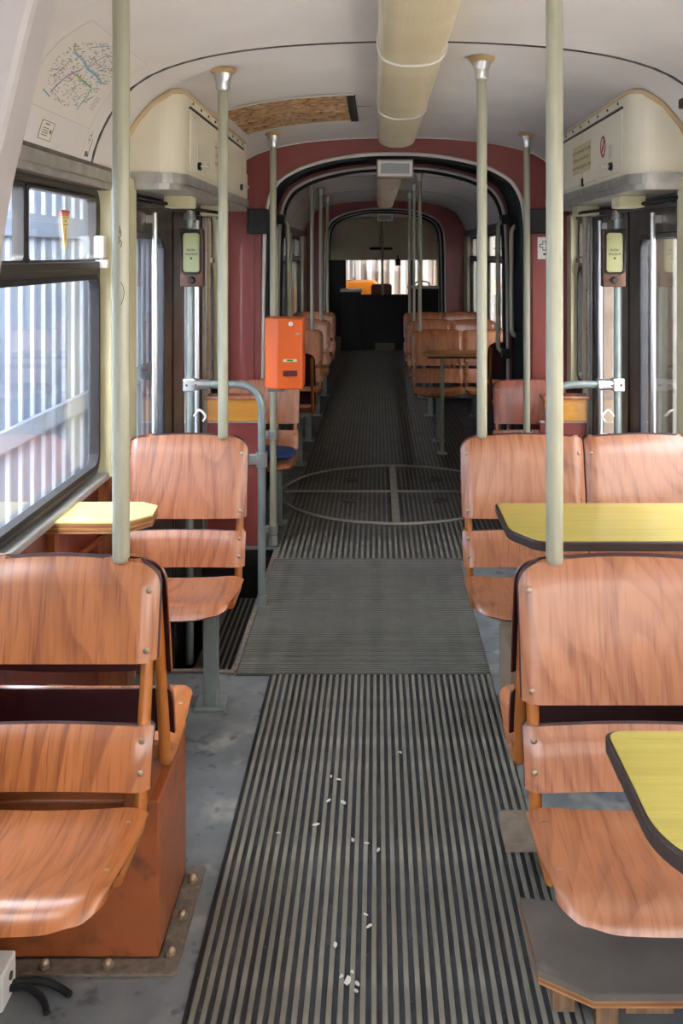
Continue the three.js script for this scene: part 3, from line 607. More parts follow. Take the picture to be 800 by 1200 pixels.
// ------------------------------------------------------------------ seats of moulded plywood
const LEAN = 0.22, TOP = 0.876;
const lean = (y) => (TOP - y) * LEAN;
const tsTop = (() => { const t = []; for (let i = 0; i <= 6; i++) t.push(0.76 * i / 6); for (let i = 1; i <= 12; i++) t.push(0.76 + 0.24 * Math.sin(i / 12 * Math.PI / 2)); return t; })();
function backPanel(w, y0, y1, rl, rR, curl, th, dz, crown, uo, grow = 0) {
  // front surface of a back panel: hollow across, edges wrapped backwards, top edge rolled back
  return shell((s, t) => {
    const u = s * 2 - 1, y = lerp(y0 - grow, y1 + grow, t), r = u < 0 ? rl : rR;
    const dy = Math.max(0, y - (y1 + grow - r)), cut = r - Math.sqrt(Math.max(0, r * r - dy * dy));
    const hw = w / 2 + grow - cut, x = u * hw;
    const e = Math.max(0, Math.abs(x) - (w / 2 - 0.034)) / 0.034;
    const roll = Math.max(0, (y - (y1 - 0.055)) / 0.055);
    const yy = y + (t > 0.5 ? crown * (1 - u * u) * sm(0.5, 1, t) : -crown * (1 - u * u) * 0.5 * sm(0.5, 0, t));
    return V(x, yy, lean(y) + 0.010 * u * u - 0.020 * e * e * curl - 0.016 * roll * roll * curl + dz);
  }, 32, 18, th, (s, t, p) => [(p.x + 0.23) / 0.9 + uo[0], (p.y - 0.4) / 0.9 + uo[1]], tsTop);
}
const panTs = (() => { const t = []; for (let i = 0; i <= 10; i++) t.push(0.24 * i / 10); for (let i = 1; i <= 8; i++) t.push(0.24 + 0.76 * i / 8); return t; })();
function seatPan(w, th, dy, uo, inset = 0) {
  const prof = [[0.095, 0.444], [0.13, 0.438], [0.19, 0.436], [0.26, 0.439], [0.32, 0.447], [0.355, 0.444], [0.378, 0.433], [0.388, 0.418]];
  const c = new THREE.CatmullRomCurve3(prof.map(([z, y]) => V(0, y, z)), false, 'centripetal'), L = c.getLength() - inset, R = 0.095;
  return shell((s, t) => {
    // columns close together towards the rounded front corners; each ends where the outline bends back
    const k = Math.abs(s * 2 - 1), u = Math.sign(s - 0.5) * Math.sin(k * Math.PI / 2), hw = w / 2 - inset - 0.012 * (1 - t), x = u * hw;
    const d = Math.max(0, Math.abs(x) - (hw - R)) / R, pull = R * 0.8 * (1 - Math.sqrt(Math.max(0, 1 - d * d)));
    const q = c.getPointAt(Math.min(1, (1 - t) * (L - pull) / (L + inset))), e = Math.max(0, Math.abs(x) - (w / 2 - 0.045)) / 0.045;
    const ef = Math.max(0, 1 - t * L / 0.035) * Math.min(1, pull / 0.02);
    return V(x, q.y + dy - 0.010 * (1 - u * u) - 0.014 * Math.min(1.3, e * e) - 0.014 * ef * ef, q.z);
  }, 36, 18, th, (s, t, p) => [(p.x + 0.23) / 0.9 + uo[0], (0.45 - p.z) / 0.9 + uo[1]], panTs);
}
const bolt = (() => { const g = new THREE.SphereGeometry(0.0064, 10, 6, 0, Math.PI * 2, 0, Math.PI / 2); g.rotateX(Math.PI / 2); g.scale(1, 1, 0.5); return plain(g); })();
function seatUnit(name, label, group, xs, w, z, turn, mats, cfg = {}) {
  // xs: centres of the single shells, measured across from the unit's own middle; turn 0 faces the camera
  const mid = (xs[0] + xs[xs.length - 1]) / 2, t = thing(name, label, 'seat', [mid, 0, z], turn, group);
  xs.forEach((cx, i) => {
    const x = (turn ? -1 : 1) * (cx - mid), m = mats[i % mats.length], uo = () => [rr(0.02, 0.46), rr(0.02, 0.46)];
    const yb = cfg.short ? 0.69 : 0.618, many = xs.length > 1, rl = many && x > 0 ? 0.016 : 0.048, rR = many && x < 0 ? 0.016 : 0.048;
    const up = obj('backrest', move(backPanel(w, yb, TOP - 0.008, rl, rR, 1, 0.009, 0, 0.009, uo()), x, 0, 0), m, t);
    obj('back_skin', move(backPanel(w, yb, TOP - 0.006, rl + 0.002, rR + 0.002, 1, 0.003, -0.0125, 0.009, [0, 0], 0.0015), x, 0, 0), M.backSkin, up);
    const lo = obj('lower_backrest', move(backPanel(w, 0.468, 0.574, 0.006, 0.006, 0.75, 0.009, 0, 0.003, uo()), x, 0, 0), m, t);
    obj('back_skin', move(backPanel(w, 0.468, 0.574, 0.006, 0.006, 0.75, 0.003, -0.012, 0.003, [0, 0], 0), x, 0, 0), M.backSkin, lo);
    for (const sd of [-1, 1]) {
      for (const [y, par] of [[0.82, up], [yb + 0.022, up], [0.555, lo], [0.50, lo]]) obj('bolt', move(bolt.clone(), x + sd * (w / 2 - 0.018), y, lean(y) + 0.0055), M.bolt, par);
      for (const zz of [0.13, 0.27]) { const q = bolt.clone(); q.rotateX(-Math.PI / 2); obj('bolt', move(q, x + sd * (w / 2 - 0.03), zz > 0.2 ? 0.4345 : 0.4315, zz), M.bolt, t); }
      obj('side_tube', pipe([[x + sd * (w / 2 - 0.022), 0.400, 0.24], [x + sd * (w / 2 - 0.022), 0.398, 0.075], [x + sd * (w / 2 - 0.022), 0.46, lean(0.46) - 0.024], [x + sd * (w / 2 - 0.022), 0.845, lean(0.845) - 0.028]], 0.0125, 0.05, 10), M.amber, t);
    }
    obj('seat', move(seatPan(w, 0.010, 0, uo()), x, 0, 0), m, t);
    obj('seat_rim', move(seatPan(w, 0.014, -0.0115, [0, 0], 0.012), x, 0, 0), M.amberDark, t);
    obj('cross_bar', B(x - w / 2 + 0.03, x + w / 2 - 0.03, 0.395, 0.418, 0.10, 0.14, 0.004), M.amberDark, t);
  });
  const L = (turn ? -1 : 1), xa = L * (xs[0] - mid), xb = L * (xs[xs.length - 1] - mid), lo = Math.min(xa, xb) - w / 2, hi = Math.max(xa, xb) + w / 2;
  if (cfg.legs) {
    obj('beam', B(lo + 0.04, hi - 0.04, 0.36, 0.398, 0.11, 0.17, 0.004), M.poleGrey, t);
    for (const x of cfg.legs) obj('leg', [B(x - 0.022, x + 0.022, (cfg.legY ?? 0) + 0.006, 0.365, cfg.legZ - 0.03, cfg.legZ + 0.03, 0.004), B(x - 0.05, x + 0.05, cfg.legY ?? 0, (cfg.legY ?? 0) + 0.012, cfg.legZ - 0.05, cfg.legZ + 0.05, 0.003), B(x - 0.022, x + 0.022, 0.33, 0.365, Math.min(cfg.legZ, 0.1), 0.17)], cfg.legMat ?? M.poleGrey, t);
  }
  if (cfg.low) t.scale.y = cfg.low;
  return t;
}
const WS = 0.408, LX = -0.632, RX0 = 0.485, RX1 = 0.897;      // shell width and where the shells stand
const sL = [LX], sR = [RX0, RX1];
seatUnit('tram_seat', 'orange plywood single seat on the bolted orange metal box', 'single plywood seats', sL, WS, -1.86, 0, [M.woodOrange], { short: true });
seatUnit('tram_seat', 'plywood single seat turned back-to-back to the seat on the bolted metal box', 'single plywood seats', sL, WS, -1.925, Math.PI, [M.woodOrange], { low: 0.988 });
seatUnit('tram_seat', 'plywood single seat behind the pale little wall table', 'single plywood seats', sL, WS, -3.13, 0, [M.woodTan], { legs: [-0.09, 0.09], legZ: 0.05 });
seatUnit('double_seat', 'salmon plywood double seat behind the rounded yellow table corner', 'double plywood seats', sR, WS, -1.86, 0, [M.woodSalmon], { legs: [0.1], legZ: 0.06, legY: 0.0975, legMat: M.amberDark });
seatUnit('double_seat', 'plywood double seat turned back-to-back to the salmon double seat', 'double plywood seats', sR, WS, -1.925, Math.PI, [M.woodSalmon], { low: 0.988, legs: [-0.1], legZ: 0.06, legY: 0.0975, legMat: M.amberDark });
seatUnit('double_seat', 'salmon plywood double seat behind the long yellow table, cardboard box below', 'double plywood seats', sR, WS, -3.13, 0, [M.woodSalmon], { legs: [-0.2, 0.2], legZ: -0.03 });
seatUnit('tram_seat', 'plywood single seat with the blue cushion by the maroon bulkhead', 'single plywood seats', sL, WS, -5.22, 0, [M.woodTan], { low: 0.89, legs: [-0.09, 0.09], legZ: 0.06 });
seatUnit('tram_seat', 'glossy red-brown plywood single seat before the maroon bulkhead', 'single plywood seats', [0.85], WS, -5.22, 0, [M.woodRed], { low: 0.89, legs: [-0.09, 0.09], legZ: 0.06 });
seatUnit('tram_seat', 'single seat showing its dark back, first beyond the joint, in the row of singles', 'single plywood seats', [LX], WS, -6.55, Math.PI, [M.woodTan], { low: 0.9, legs: [-0.09, 0.09], legZ: 0.06 });
seatUnit('tram_seat', 'single seat showing its dark back beyond the joint near the door grab rails', 'single plywood seats', [0.93], 0.33, -6.45, Math.PI, [M.woodSalmon], { legs: [-0.09, 0.09], legZ: 0.06 });
const ordinal = ['first', 'second', 'third'];
[-7.53, -8.69, -9.85].forEach((z, i) => {
  seatUnit('tram_seat', ordinal[i] + ' forward single seat in the row beyond the joint', 'single plywood seats', sL, WS, z, 0, [M.woodOrange], { legs: [-0.09, 0.09], legZ: 0.06 });
  seatUnit('double_seat', ordinal[i] + ' forward double seat in the row beyond the joint', 'double plywood seats', sR, WS, z + 0.05, 0, [M.woodOrange], { legs: [-0.2, 0.2], legZ: 0.06 });
});
// the bolted metal box that carries the near single seats
{
  const t = thing('seat_pedestal', 'orange painted metal box bolted to the floor under the single seat', 'pedestal', [-0.66, 0, -2.10]);
  const x0 = -0.225, x1 = 0.205, z0 = -0.145, z1 = 0.135;
  obj('body', [B(x0, x1, 0.006, 0.335, z0, z1, 0.006)], M.pedestal, t);
  obj('flange', [slab(roundPoly([[x0 - 0.02, z1], [x0 - 0.02, z1 + 0.045], [x1 + 0.045, z1 + 0.045], [x1 + 0.045, z0 - 0.02], [x1, z0 - 0.02], [x1, z1]], 0.012), 0, 0.007, 0.002)], M.flange, t);
  for (const xx of [x0 + 0.02, x1 - 0.06]) obj('top_bracket', B(xx, xx + 0.04, 0.335, 0.394, z0 + 0.02, z1 + 0.06, 0.004), M.amberDark, t);
  const bs = []; for (const x of [x0 + 0.06, x0 + 0.20, x0 + 0.33]) bs.push([x, z1 + 0.024]); for (const z of [z1 - 0.01, z1 - 0.12, z1 - 0.24]) bs.push([x1 + 0.024, z]);
  for (const [x, z] of bs) { const b = obj('floor_bolt', cyl(0.012, 0.012, 0.006, x, 0.010, z, 6), M.bolt, t); const d = new THREE.SphereGeometry(0.009, 10, 8); d.translate(x, 0.015, z); obj('bolt_dome', plain(d), M.bolt, b); }
}
{ // socket box with two cables
  const t = thing('socket_box', 'small white socket box on the floor before the orange metal box', 'socket box', [-0.80, 0, -1.868]);
  obj('case', B(-0.07, 0.072, 0.0, 0.075, -0.03, 0.04, 0.005), M.whitePlastic, t);
  obj('outlet', [cyl(0.022, 0.022, 0.004, 0.0, 0.04, 0.041, 20, 'z')], M.creamTrim, t);
  obj('side_screw', cyl(0.008, 0.008, 0.003, 0.073, 0.045, 0.0, 10, 'x'), M.screw, t);
  obj('cable', [pipe([[0.07, 0.02, 0.0], [0.11, 0.028, 0.005], [0.145, 0.014, 0.02], [0.16, 0.006, 0.045]], 0.007, 0.03, 8), pipe([[0.07, 0.02, -0.012], [0.13, 0.02, -0.02], [0.165, 0.007, -0.018], [0.19, 0.007, 0.0]], 0.007, 0.03, 8)], M.rubber, t);
}
{ // low makeshift platform and plank under the near double seat
  const t = thing('wooden_platform', 'low dark board on raw wooden feet under the salmon double seat', 'platform', [0, 0, 0]);
  const pl = [[0.308, -2.02], [0.312, -1.815], [0.405, -1.755], [1.10, -1.755], [1.10, -2.16], [0.45, -2.16], [0.45, -1.99]];
  obj('board', slab(pl, 0.083, 0.097), M.boardGrey, t);
  obj('board_edge', slab(pl.map(([x, z]) => [x, z]), 0.070, 0.083), M.plySide, t);
  for (const [x, z] of [[0.365, -1.85], [0.44, -1.81], [0.5, -2.1], [1.02, -1.785], [1.02, -2.1]]) obj('foot', B(x - 0.022, x + 0.022, 0.0, 0.07, z - 0.02, z + 0.02, 0.002), M.rawWood, t);
  obj('batten', B(0.47, 0.56, 0.048, 0.07, -1.80, -1.77), M.rawWood, t);
  tag(obj('plank', [B(0.305, 0.46, 0.062, 0.084, -2.36, -2.225, 0.002), B(0.40, 0.44, 0.0, 0.062, -2.34, -2.25)], M.greyWood), 'short weathered plank end sticking out into the aisle', 'plank');
}
// cardboard box under the far double seat of this part
{
  const t = thing('cardboard_box', 'beige cardboard box under the double seat behind the yellow table', 'box', [0.66, 0, -2.93]);
  obj('carton', B(-0.255, 0.25, 0, 0.27, -0.17, 0.10, 0.004), M.cardboard, t);
  obj('flap', [slab([[-0.255, 0.10], [-0.245, 0.2], [0.24, 0.2], [0.25, 0.10]], 0.262, 0.267)], M.cardboard, t);
}

// ------------------------------------------------------------------ tables
{
  const t = thing('wall_table', 'pale yellow little table with clipped corners at the window', 'table', [XL, 0.74, -2.66]);
  const p = [[0.0, 0.095], [0.0, -0.115], [0.235, -0.115], [0.288, -0.075], [0.296, 0.02], [0.235, 0.095]];
  obj('table_top', slab(p, 0.003, 0.0085, 0.001), M.yellowPale, t);
  obj('core', slab(p.map(([x, z]) => [x * 0.998, z]), -0.024, 0.003), M.plySide, t);
  obj('bracket', [B(0.0, 0.02, -0.20, -0.024, -0.02, 0.02), pipe([[0.012, -0.18, 0], [0.18, -0.028, 0]], 0.009)], M.amberDark, t);
}
function bigTable(label, z0, z1, x0, y, r) {
  const t = thing('yellow_table', label, 'table', [x0, y, (z0 + z1) / 2], 0, 'yellow laminate tables');
  const w = XR - 0.01 - x0, d = (z0 - z1) / 2;
  const p = roundPoly([[0, -d, r * 0.6], [0.0, d * 0.45, r], [0.062, d, r], [w, d, 0.005], [w, -d, 0.005]], r, 6);
  const cl = p.map(([x, z]) => [x, z]);
  obj('edge_band', slab(cl, -0.022, 0.002, 0.003), M.tableEdge, t);
  obj('table_top', slab(cl.map(([x, z]) => [0.006 + x * (1 - 0.006 / w), z * (1 - 0.006 / d)]), 0.002, 0.0045, 0.001), M.yellow, t);
  obj('bracket', [B(w - 0.03, w, -0.2, -0.022, -0.03, 0.03), pipe([[w - 0.02, -0.18, 0], [w - 0.32, -0.028, 0]], 0.011)], M.amberDark, t);
  return t;
}
bigTable('yellow wood-print table between the two salmon double seats', -2.42, -2.80, 0.352, 0.735, 0.03);
bigTable('yellow wood-print table with a dark worn edge before the salmon seat', -1.10, -1.465, 0.352, 0.735, 0.045);
{
  const t = thing('post_table', 'narrow wooden table on a thin brown post beyond the joint', 'table', [0.485, 0, -6.93]);
  obj('table_top', slab(roundPoly([[-0.14, 0.1], [-0.15, 0.02], [-0.1, -0.16], [0.34, -0.16], [0.34, 0.1]], 0.02), 0.735, 0.757, 0.002), M.yellowWood, t);
  obj('under_frame', B(-0.11, 0.32, 0.715, 0.735, -0.12, 0.06, 0.003), M.tableEdge, t);
  obj('post', cyl(0.014, 0.014, 0.715, 0, 0.3575, 0, 14), M.pole, t);
  obj('foot_plate', cyl(0.04, 0.036, 0.012, 0, 0.014, 0, 18), M.pole, t);
}

// ------------------------------------------------------------------ grab poles
function grabPole(label, x, z, y0, off, m, group, r = 0.017) {
  const yt = roofAt(x - XC), t = thing('grab_pole', label, 'grab pole', [x, y0, z], 0, group);
  const h = yt - y0;
  obj('tube', (() => { const g = new THREE.LatheGeometry([[0, 0], [r * 0.55, 0.0005], [r * 0.9, 0.004], [r, 0.012], [r, h - 0.06]].map(([a, b]) => new THREE.Vector2(a, b)), 20); return plain(g); })(), m, t);
  obj('socket', (() => { const g = new THREE.LatheGeometry([[r * 1.03, h - 0.075], [r * 1.35, h - 0.072], [r * 1.4, h - 0.045], [r * 1.5, h - 0.040], [r * 1.9, h - 0.018], [r * 1.9, h - 0.012]].map(([a, b]) => new THREE.Vector2(a, b)), 22); return plain(g); })(), M.aluBright, t);
  obj('collar', (() => { const g = new THREE.LatheGeometry([[r * 1.5, h - 0.020], [r * 2.2, h - 0.016], [r * 2.6, h - 0.008], [r * 2.6, h - 0.001]].map(([a, b]) => new THREE.Vector2(a, b)), 22); return plain(g); })(), M.collar, t);
  return t;
}
grabPole('cream grab pole on the orange seat before the pale wall table', -0.508, -1.868, 0.866, 0, M.pole, 'cream grab poles');
grabPole('cream grab pole on the corner of the seat behind the pale wall table', -0.512, -3.135, 0.862, 0, M.pole, 'cream grab poles');
grabPole('cream grab pole on the salmon seat before the long yellow table', 0.354, -1.868, 0.862, 0, M.pole, 'cream grab poles');
grabPole('cream grab pole on the salmon seat behind the long yellow table', 0.352, -3.135, 0.866, 0, M.pole, 'cream grab poles');
{ // scratches in the paint of the first pole
  const p = scene.getObjectByName('grab_pole'), on = (a, y) => [Math.sin(a) * 0.0172, y - 0.866, Math.cos(a) * 0.0172];
  obj('scratch', pipe([on(0.2, 1.425), on(0.45, 1.418), on(0.62, 1.405), on(0.5, 1.392), on(0.25, 1.38)], 0.0007, 0, 5), M.black, p);
  for (const [a, y] of [[0.05, 1.535], [0.16, 1.528], [0.0, 1.515], [0.2, 1.508]]) obj('scratch', pipe([on(a, y), on(a + 0.12, y - 0.006), on(a + 0.03, y - 0.014)], 0.0009, 0, 5), M.brownMetal, p);
}
const op = grabPole('floor-standing grab pole that carries the orange ticket validator', -0.524, -4.76, 0.006, 0, M.pole, 'floor-standing grab poles');
const op2 = grabPole('floor-standing grab pole at the end of the cabinet with the red sticker', 0.757, -4.73, 0.0, 0, M.pole, 'floor-standing grab poles');
for (const p of [op, op2]) { obj('foot_socket', cyl(0.024, 0.021, 0.05, 0, 0.025, 0, 18), M.aluBright, p); const s = p === op ? -1 : 1; for (const y of [0.08, 0.56]) obj('clamp', [cyl(0.024, 0.024, 0.045, 0, y, 0, 18), B(Math.min(0, s * 0.038), Math.max(0, s * 0.038), y - 0.02, y + 0.02, -0.012, 0.012, 0.004)], M.aluBright, p); }
[-7.53, -8.69, -9.85].forEach((z, i) => {
  grabPole('grab pole on the ' + ordinal[i] + ' forward single seat beyond the joint', -0.515, z, 0.866, 0, M.pole, 'grab poles beyond the joint', 0.015);
  grabPole('grab pole on the ' + ordinal[i] + ' forward double seat beyond the joint', 0.345, z + 0.05, 0.866, 0, M.pole, 'grab poles beyond the joint', 0.015);
});

// ------------------------------------------------------------------ door rails, stop-request boxes
const stopM = canvasMat(256, 512, (x, w, h) => {
  x.fillStyle = '#a8aa7c'; x.fillRect(0, 0, w, h); x.fillStyle = '#2c2a1e'; x.font = 'bold 50px sans-serif'; x.textAlign = 'center';
  x.fillText('Halte-', w / 2, 238); x.fillText('wunsch', w / 2, 290); x.beginPath(); x.arc(w / 2, 330, 16, 0, 7); x.fill();
}, { roughness: 0.3 });
for (const s of [-1, 1]) {
  const xp = s < 0 ? -0.786 : 1.015, xh = s < 0 ? -0.483 : 0.725, z = -3.95, yH = 0.932;
  const t = thing('door_rail', s < 0 ? 'grey tubular door rail bent down beside the single seat' : 'grey tubular door rail behind the salmon double seat', 'rail', [0, 0, 0], 0, 'bent tubular rails at the doors');
  obj('post', pipe([[xp, -0.24, z], [xp, 1.66, z]], 0.0165, 0, 16), M.poleGrey, t);
  obj('hoop', pipe([[xp, yH, z], [xh, yH, z], [xh, 0.03, z]], 0.0165, 0.11, 16), M.poleGrey, t);
  obj('foot_socket', cyl(0.022, 0.0195, 0.04, xh, 0.024, z, 16), M.poleGrey, t);
  const k = obj('clamp', [B(xp - 0.026, xp + 0.026, yH - 0.028, yH + 0.028, z - 0.024, z + 0.024, 0.008), (() => { const g = cyl(0.02, 0.026, 0.07, xp - s * 0.05, yH, z, 14, 'x'); return g; })()], M.aluBright, t);
  for (const dx of [-0.008, 0.03]) obj('screw', cyl(0.0055, 0.0055, 0.004, xp - s * dx, yH, z + 0.025, 8, 'z'), M.screw, k);
  obj('seat_clamp', [cyl(0.025, 0.025, 0.06, xh, 0.617, z, 16), B(xh, xh + s * 0.065, 0.595, 0.64, z - 0.012, z + 0.012, 0.006)], M.aluBright, t);
  obj('top_socket', cyl(0.028, 0.018, 0.06, xp, 1.655, z, 18), M.aluBright, t);
  obj('hook', pipe([[xp - s * 0.06, 0.78, z + 0.02], [xp - s * 0.075, 0.90 - 0.1, z + 0.02], [xp - s * 0.045, 0.835, z + 0.02], [xp - s * 0.02, 0.80, z + 0.01]], 0.005, 0.02, 8), M.whitePlastic, t);
  const b = thing('stop_request_box', s < 0 ? 'brown stop request box at the door beside the single seats' : 'brown stop request box at the door beside the double seats', 'stop button', [xp - s * 0.02 + (s > 0 ? -0.01 : 0), 1.465, z + 0.063], 0, 'stop request boxes on the door posts');
  obj('case', B(-0.048, 0.048, -0.12, 0.12, -0.045, 0.0, 0.006), M.brownMetal, b);
  obj('bezel', prism(roundRect(-0.043, 0.043, -0.068, 0.112, 0.02), 0, 0.012, [roundRect(-0.034, 0.034, -0.059, 0.103, 0.012)], 0.003), M.rubber, b);
  obj('sign', move(plate(0.07, 0.165, 0.004), 0, 0.022, 0.001), stopM, b);
  obj('push_button', cyl(0.015, 0.013, 0.014, 0, -0.093, 0.006, 18, 'z'), M.black, b);
}
{ // orange ticket validator
  const t = thing('ticket_validator', 'bright orange ticket validator box on the grab pole', 'ticket validator', [-0.453, 0.822, -4.65], 0.0);
  const g = prism(roundPoly([[-0.098, -0.09, 0.02], [-0.098, 0.035, 0.02], [-0.028, 0.09, 0.008], [0.094, 0.082, 0.012], [0.094, -0.09, 0.02]].map(([x, z, r]) => [x, -z, r]), 0.01), 0, 0.345, [], 0.006);
  g.rotateX(-Math.PI / 2); obj('case', g, M.orange, t);
  obj('ticket_slot', B(0.0, 0.068, 0.066, 0.092, 0.082, 0.0925, 0.002), std('#5a1020', 0.4), t);
  obj('arrow_label', B(0.0, 0.066, 0.135, 0.148, 0.083, 0.0912), std('#d8e0a8', 0.5), t);
  obj('arrow_mark', B(0.018, 0.048, 0.138, 0.146, 0.09, 0.0918), std('#4a8a3a', 0.5), t);
  obj('lock', [cyl(0.011, 0.011, 0.006, 0.036, 0.32, 0.09, 16, 'z')], M.aluBright, t);
  obj('badge', B(0.06, 0.08, 0.268, 0.274, 0.084, 0.091), std('#c8b0a8', 0.5), t);
  obj('mount', B(-0.085, 0.0, -0.02, 0.0, -0.094, 0.02, 0.004), M.poleGrey, t);
}
// maroon screens between the doors and the last seats, with a wooden ledge
for (const s of [-1, 1]) {
  const x0 = s < 0 ? -0.90 : 0.83, x1 = s < 0 ? -0.565 : 1.11;
  const t = thing('door_screen', s < 0 ? 'maroon screen panel with a yellow wooden box top beside the validator pole' : 'maroon screen panel with a yellow wooden box top behind the tubular rail', 'screen', [0, 0, 0], 0, 'screen panels beside the doors');
  obj('panel', B(x0, x1, 0.0, 0.625, -4.79, -4.765, 0.003), M.maroon, t);
  obj('edge_strip', B(x0, x1, 0.625, 0.634, -4.795, -4.76), M.whiteTrim, t);
  const a = s < 0 ? -0.87 : 0.85, b = s < 0 ? -0.60 : 1.11;
  obj('wooden_box', B(a, b, 0.634, 0.745, -4.84, -4.75, 0.003), M.yellowWood, t);
  obj('box_top', B(a - 0.012, b + 0.012, 0.745, 0.762, -4.85, -4.74, 0.004), M.woodTan, t);
}
// blue cushion lying on the last single seat
{
  const g = new THREE.SphereGeometry(1, 28, 14); const p = g.attributes.position;
  for (let i = 0; i < p.count; i++) { const x = p.getX(i), y = p.getY(i), z = p.getZ(i); const q = Math.pow(Math.abs(x) ** 4 + Math.abs(z) ** 4 + 1e-6, 0.25), l = Math.hypot(x, z) || 1, k = Math.min(1.3, l / q); p.setXYZ(i, x * k * 0.185, y * 0.03, z * k * 0.13); }
  g.computeVertexNormals(); g.translate(LX + 0.02, 0.430, -4.965);
  tag(obj('cushion', plain(g), M.blue), 'blue seat cushion lying on the single seat by the bulkhead', 'cushion');
}

// ------------------------------------------------------------------ fittings on and behind the bulkhead
function speakerBox(label, x) {
  const t = thing('loudspeaker', label, 'loudspeaker', [x, 1.665, -5.325], 0, 'black boxes on the bulkhead');
  obj('case', B(-0.055, 0.055, -0.07, 0.07, 0, 0.09, 0.008), M.black, t);
  obj('grille', [cyl(0.032, 0.032, 0.006, 0, -0.015, 0.092, 20, 'z')], M.rubber, t);
  obj('conduit', B(-0.01, 0.01, -0.9, -0.07, 0, 0.014), M.maroon, t);
}
speakerBox('black loudspeaker box on the bulkhead above the validator', -0.665); speakerBox('black loudspeaker box on the bulkhead above the first-aid label', 0.895);
{
  const m = canvasMat(96, 160, (x, w, h) => { x.fillStyle = '#d9d7d0'; x.fillRect(0, 0, w, h); x.strokeStyle = '#33302c'; x.lineWidth = 5; x.beginPath(); const p = [[38, 30], [58, 30], [58, 52], [80, 52], [80, 74], [58, 74], [58, 96], [38, 96], [38, 74], [16, 74], [16, 52], [38, 52]]; p.forEach(([a, b], i) => i ? x.lineTo(a, b) : x.moveTo(a, b)); x.closePath(); x.stroke(); x.fillStyle = '#33302c'; x.fillRect(40, 116, 34, 16); });
  const g = plate(0.075, 0.125, 0.003); g.translate(0.95, 1.515, -5.321);
  tag(obj('first_aid_label', g, m), 'white first-aid label with a black cross on the bulkhead', 'label');
}
function archSign(label, z, y) {
  const t = thing('ceiling_sign', label, 'sign box', [XC, y, z], 0, 'white-framed boxes over the arches');
  obj('case', B(-0.105, 0.105, -0.055, 0.055, -0.05, 0, 0.006), std('#8c7d68', 0.5), t);
  obj('frame', prism(roundRect(-0.098, 0.098, -0.044, 0.044, 0.008), 0, 0.01, [roundRect(-0.08, 0.08, -0.028, 0.028, 0.004)], 0.002), M.whitePlastic, t);
  obj('lens', B(-0.082, 0.082, -0.03, 0.03, 0, 0.003), std('#9aa09c', 0.25), t);
}
archSign('white-framed sign box on the maroon bulkhead over the aisle', -5.31, 1.965); archSign('small white-framed sign box on the second bulkhead', -11.63, 1.935);
// grab rails inside the joint
for (const s of [-1, 1]) for (const [o, z, y0, y1] of [[0.70, -5.6, 0.98, 1.66], [0.665, -5.95, 0.85, 1.70]]) {
  const t = thing('joint_rail', (z > -5.8 ? 'shorter' : 'taller') + (s < 0 ? ' slim vertical grab rail in the joint on the validator side' : ' slim vertical grab rail in the joint on the first-aid label side'), 'rail', [X(s, o), 0, z], 0, s < 0 ? 'rails in the joint, validator side' : 'rails in the joint, label side');
  obj('tube', pipe([[s * 0.07, y0, 0], [0, y0 + 0.02, 0], [-s * 0.0, y1 - 0.02, 0], [s * 0.07, y1, 0]], 0.014, 0.04, 12), M.pole, t);
  for (const y of [y0, y1]) obj('bracket', B(s * 0.02, s * 0.08, y - 0.03, y + 0.03, -0.03, 0.03, 0.008), M.black, t);
}
// curtain-like vertical tubes of the front doors and the far door rails
for (const s of [-1, 1]) for (let k = 0; k < 3; k++) {
  const z = -12.7 - k * 0.55, t = tag(obj('front_door_rail', pipe([[X(s, 0.86 - 0.02 * k), 0.0, z], [X(s, 0.86 - 0.02 * k), roofAt(0.86 - 0.02 * k), z]], 0.014, 0, 10), M.pole), ordinal[k] + ' thin upright rail past the last bulkhead on the ' + (s < 0 ? 'single' : 'double') + '-seat side', 'rail', s < 0 ? 'front door rails, single-seat side' : 'front door rails, double-seat side');
}
// window safety latches
for (const [s, z] of [[-1, -3.045], [-1, -4.98], [1, -4.98]]) tag(obj('window_latch', [B(X(s, 0.985), X(s, 1.02), 1.465, 1.54, z - 0.02, z + 0.012, 0.008), B(X(s, 0.975), X(s, 1.02), 1.435, 1.462, z - 0.01, z + 0.01, 0.003)], M.whitePlastic), s < 0 ? (z > -4 ? 'white plastic latch on the window beside the wall table' : 'white plastic latch on the narrow window by the cabinet end') : 'white plastic latch on the narrow window behind the double seats', 'latch');
{ // pennant sticker on the pane
  const m = canvasMat(128, 384, (x, w, h) => { x.fillStyle = '#e9d9a0'; x.fillRect(0, 0, w, h); x.fillStyle = '#c8483a'; x.fillRect(0, 0, w, 26); x.fillStyle = '#e08a62'; x.fillRect(0, 26, w, 34); x.fillStyle = '#a8963e'; x.fillRect(20, 70, 88, 12); x.fillRect(50, 96, 28, 22); x.fillRect(30, 140, 68, 10); x.fillStyle = '#b0603a'; x.fillRect(58, 170, 12, 130); });
  const sh = new THREE.Shape([[0, 0.5], [1, 0.5], [0.62, -0.5], [0.38, -0.5]].map(([a, b]) => new THREE.Vector2(a, b)));
  const g = new THREE.ExtrudeGeometry(sh, { depth: 0.01, bevelEnabled: false }); const p = g.attributes.position, uv = new Float32Array(p.count * 2);
  for (let i = 0; i < p.count; i++) { uv[2 * i] = p.getX(i); uv[2 * i + 1] = p.getY(i) + 0.5; } g.setAttribute('uv', new THREE.BufferAttribute(uv, 2));
  g.translate(-0.5, 0, 0); g.scale(0.075, 0.115, 0.1); g.rotateY(Math.PI / 2); g.translate(X(-1, 1.026), 1.553, -2.78);
  tag(obj('pennant_sticker', plain(g), m), 'pointed yellow and red pennant sticker on the upper window pane', 'sticker');
}

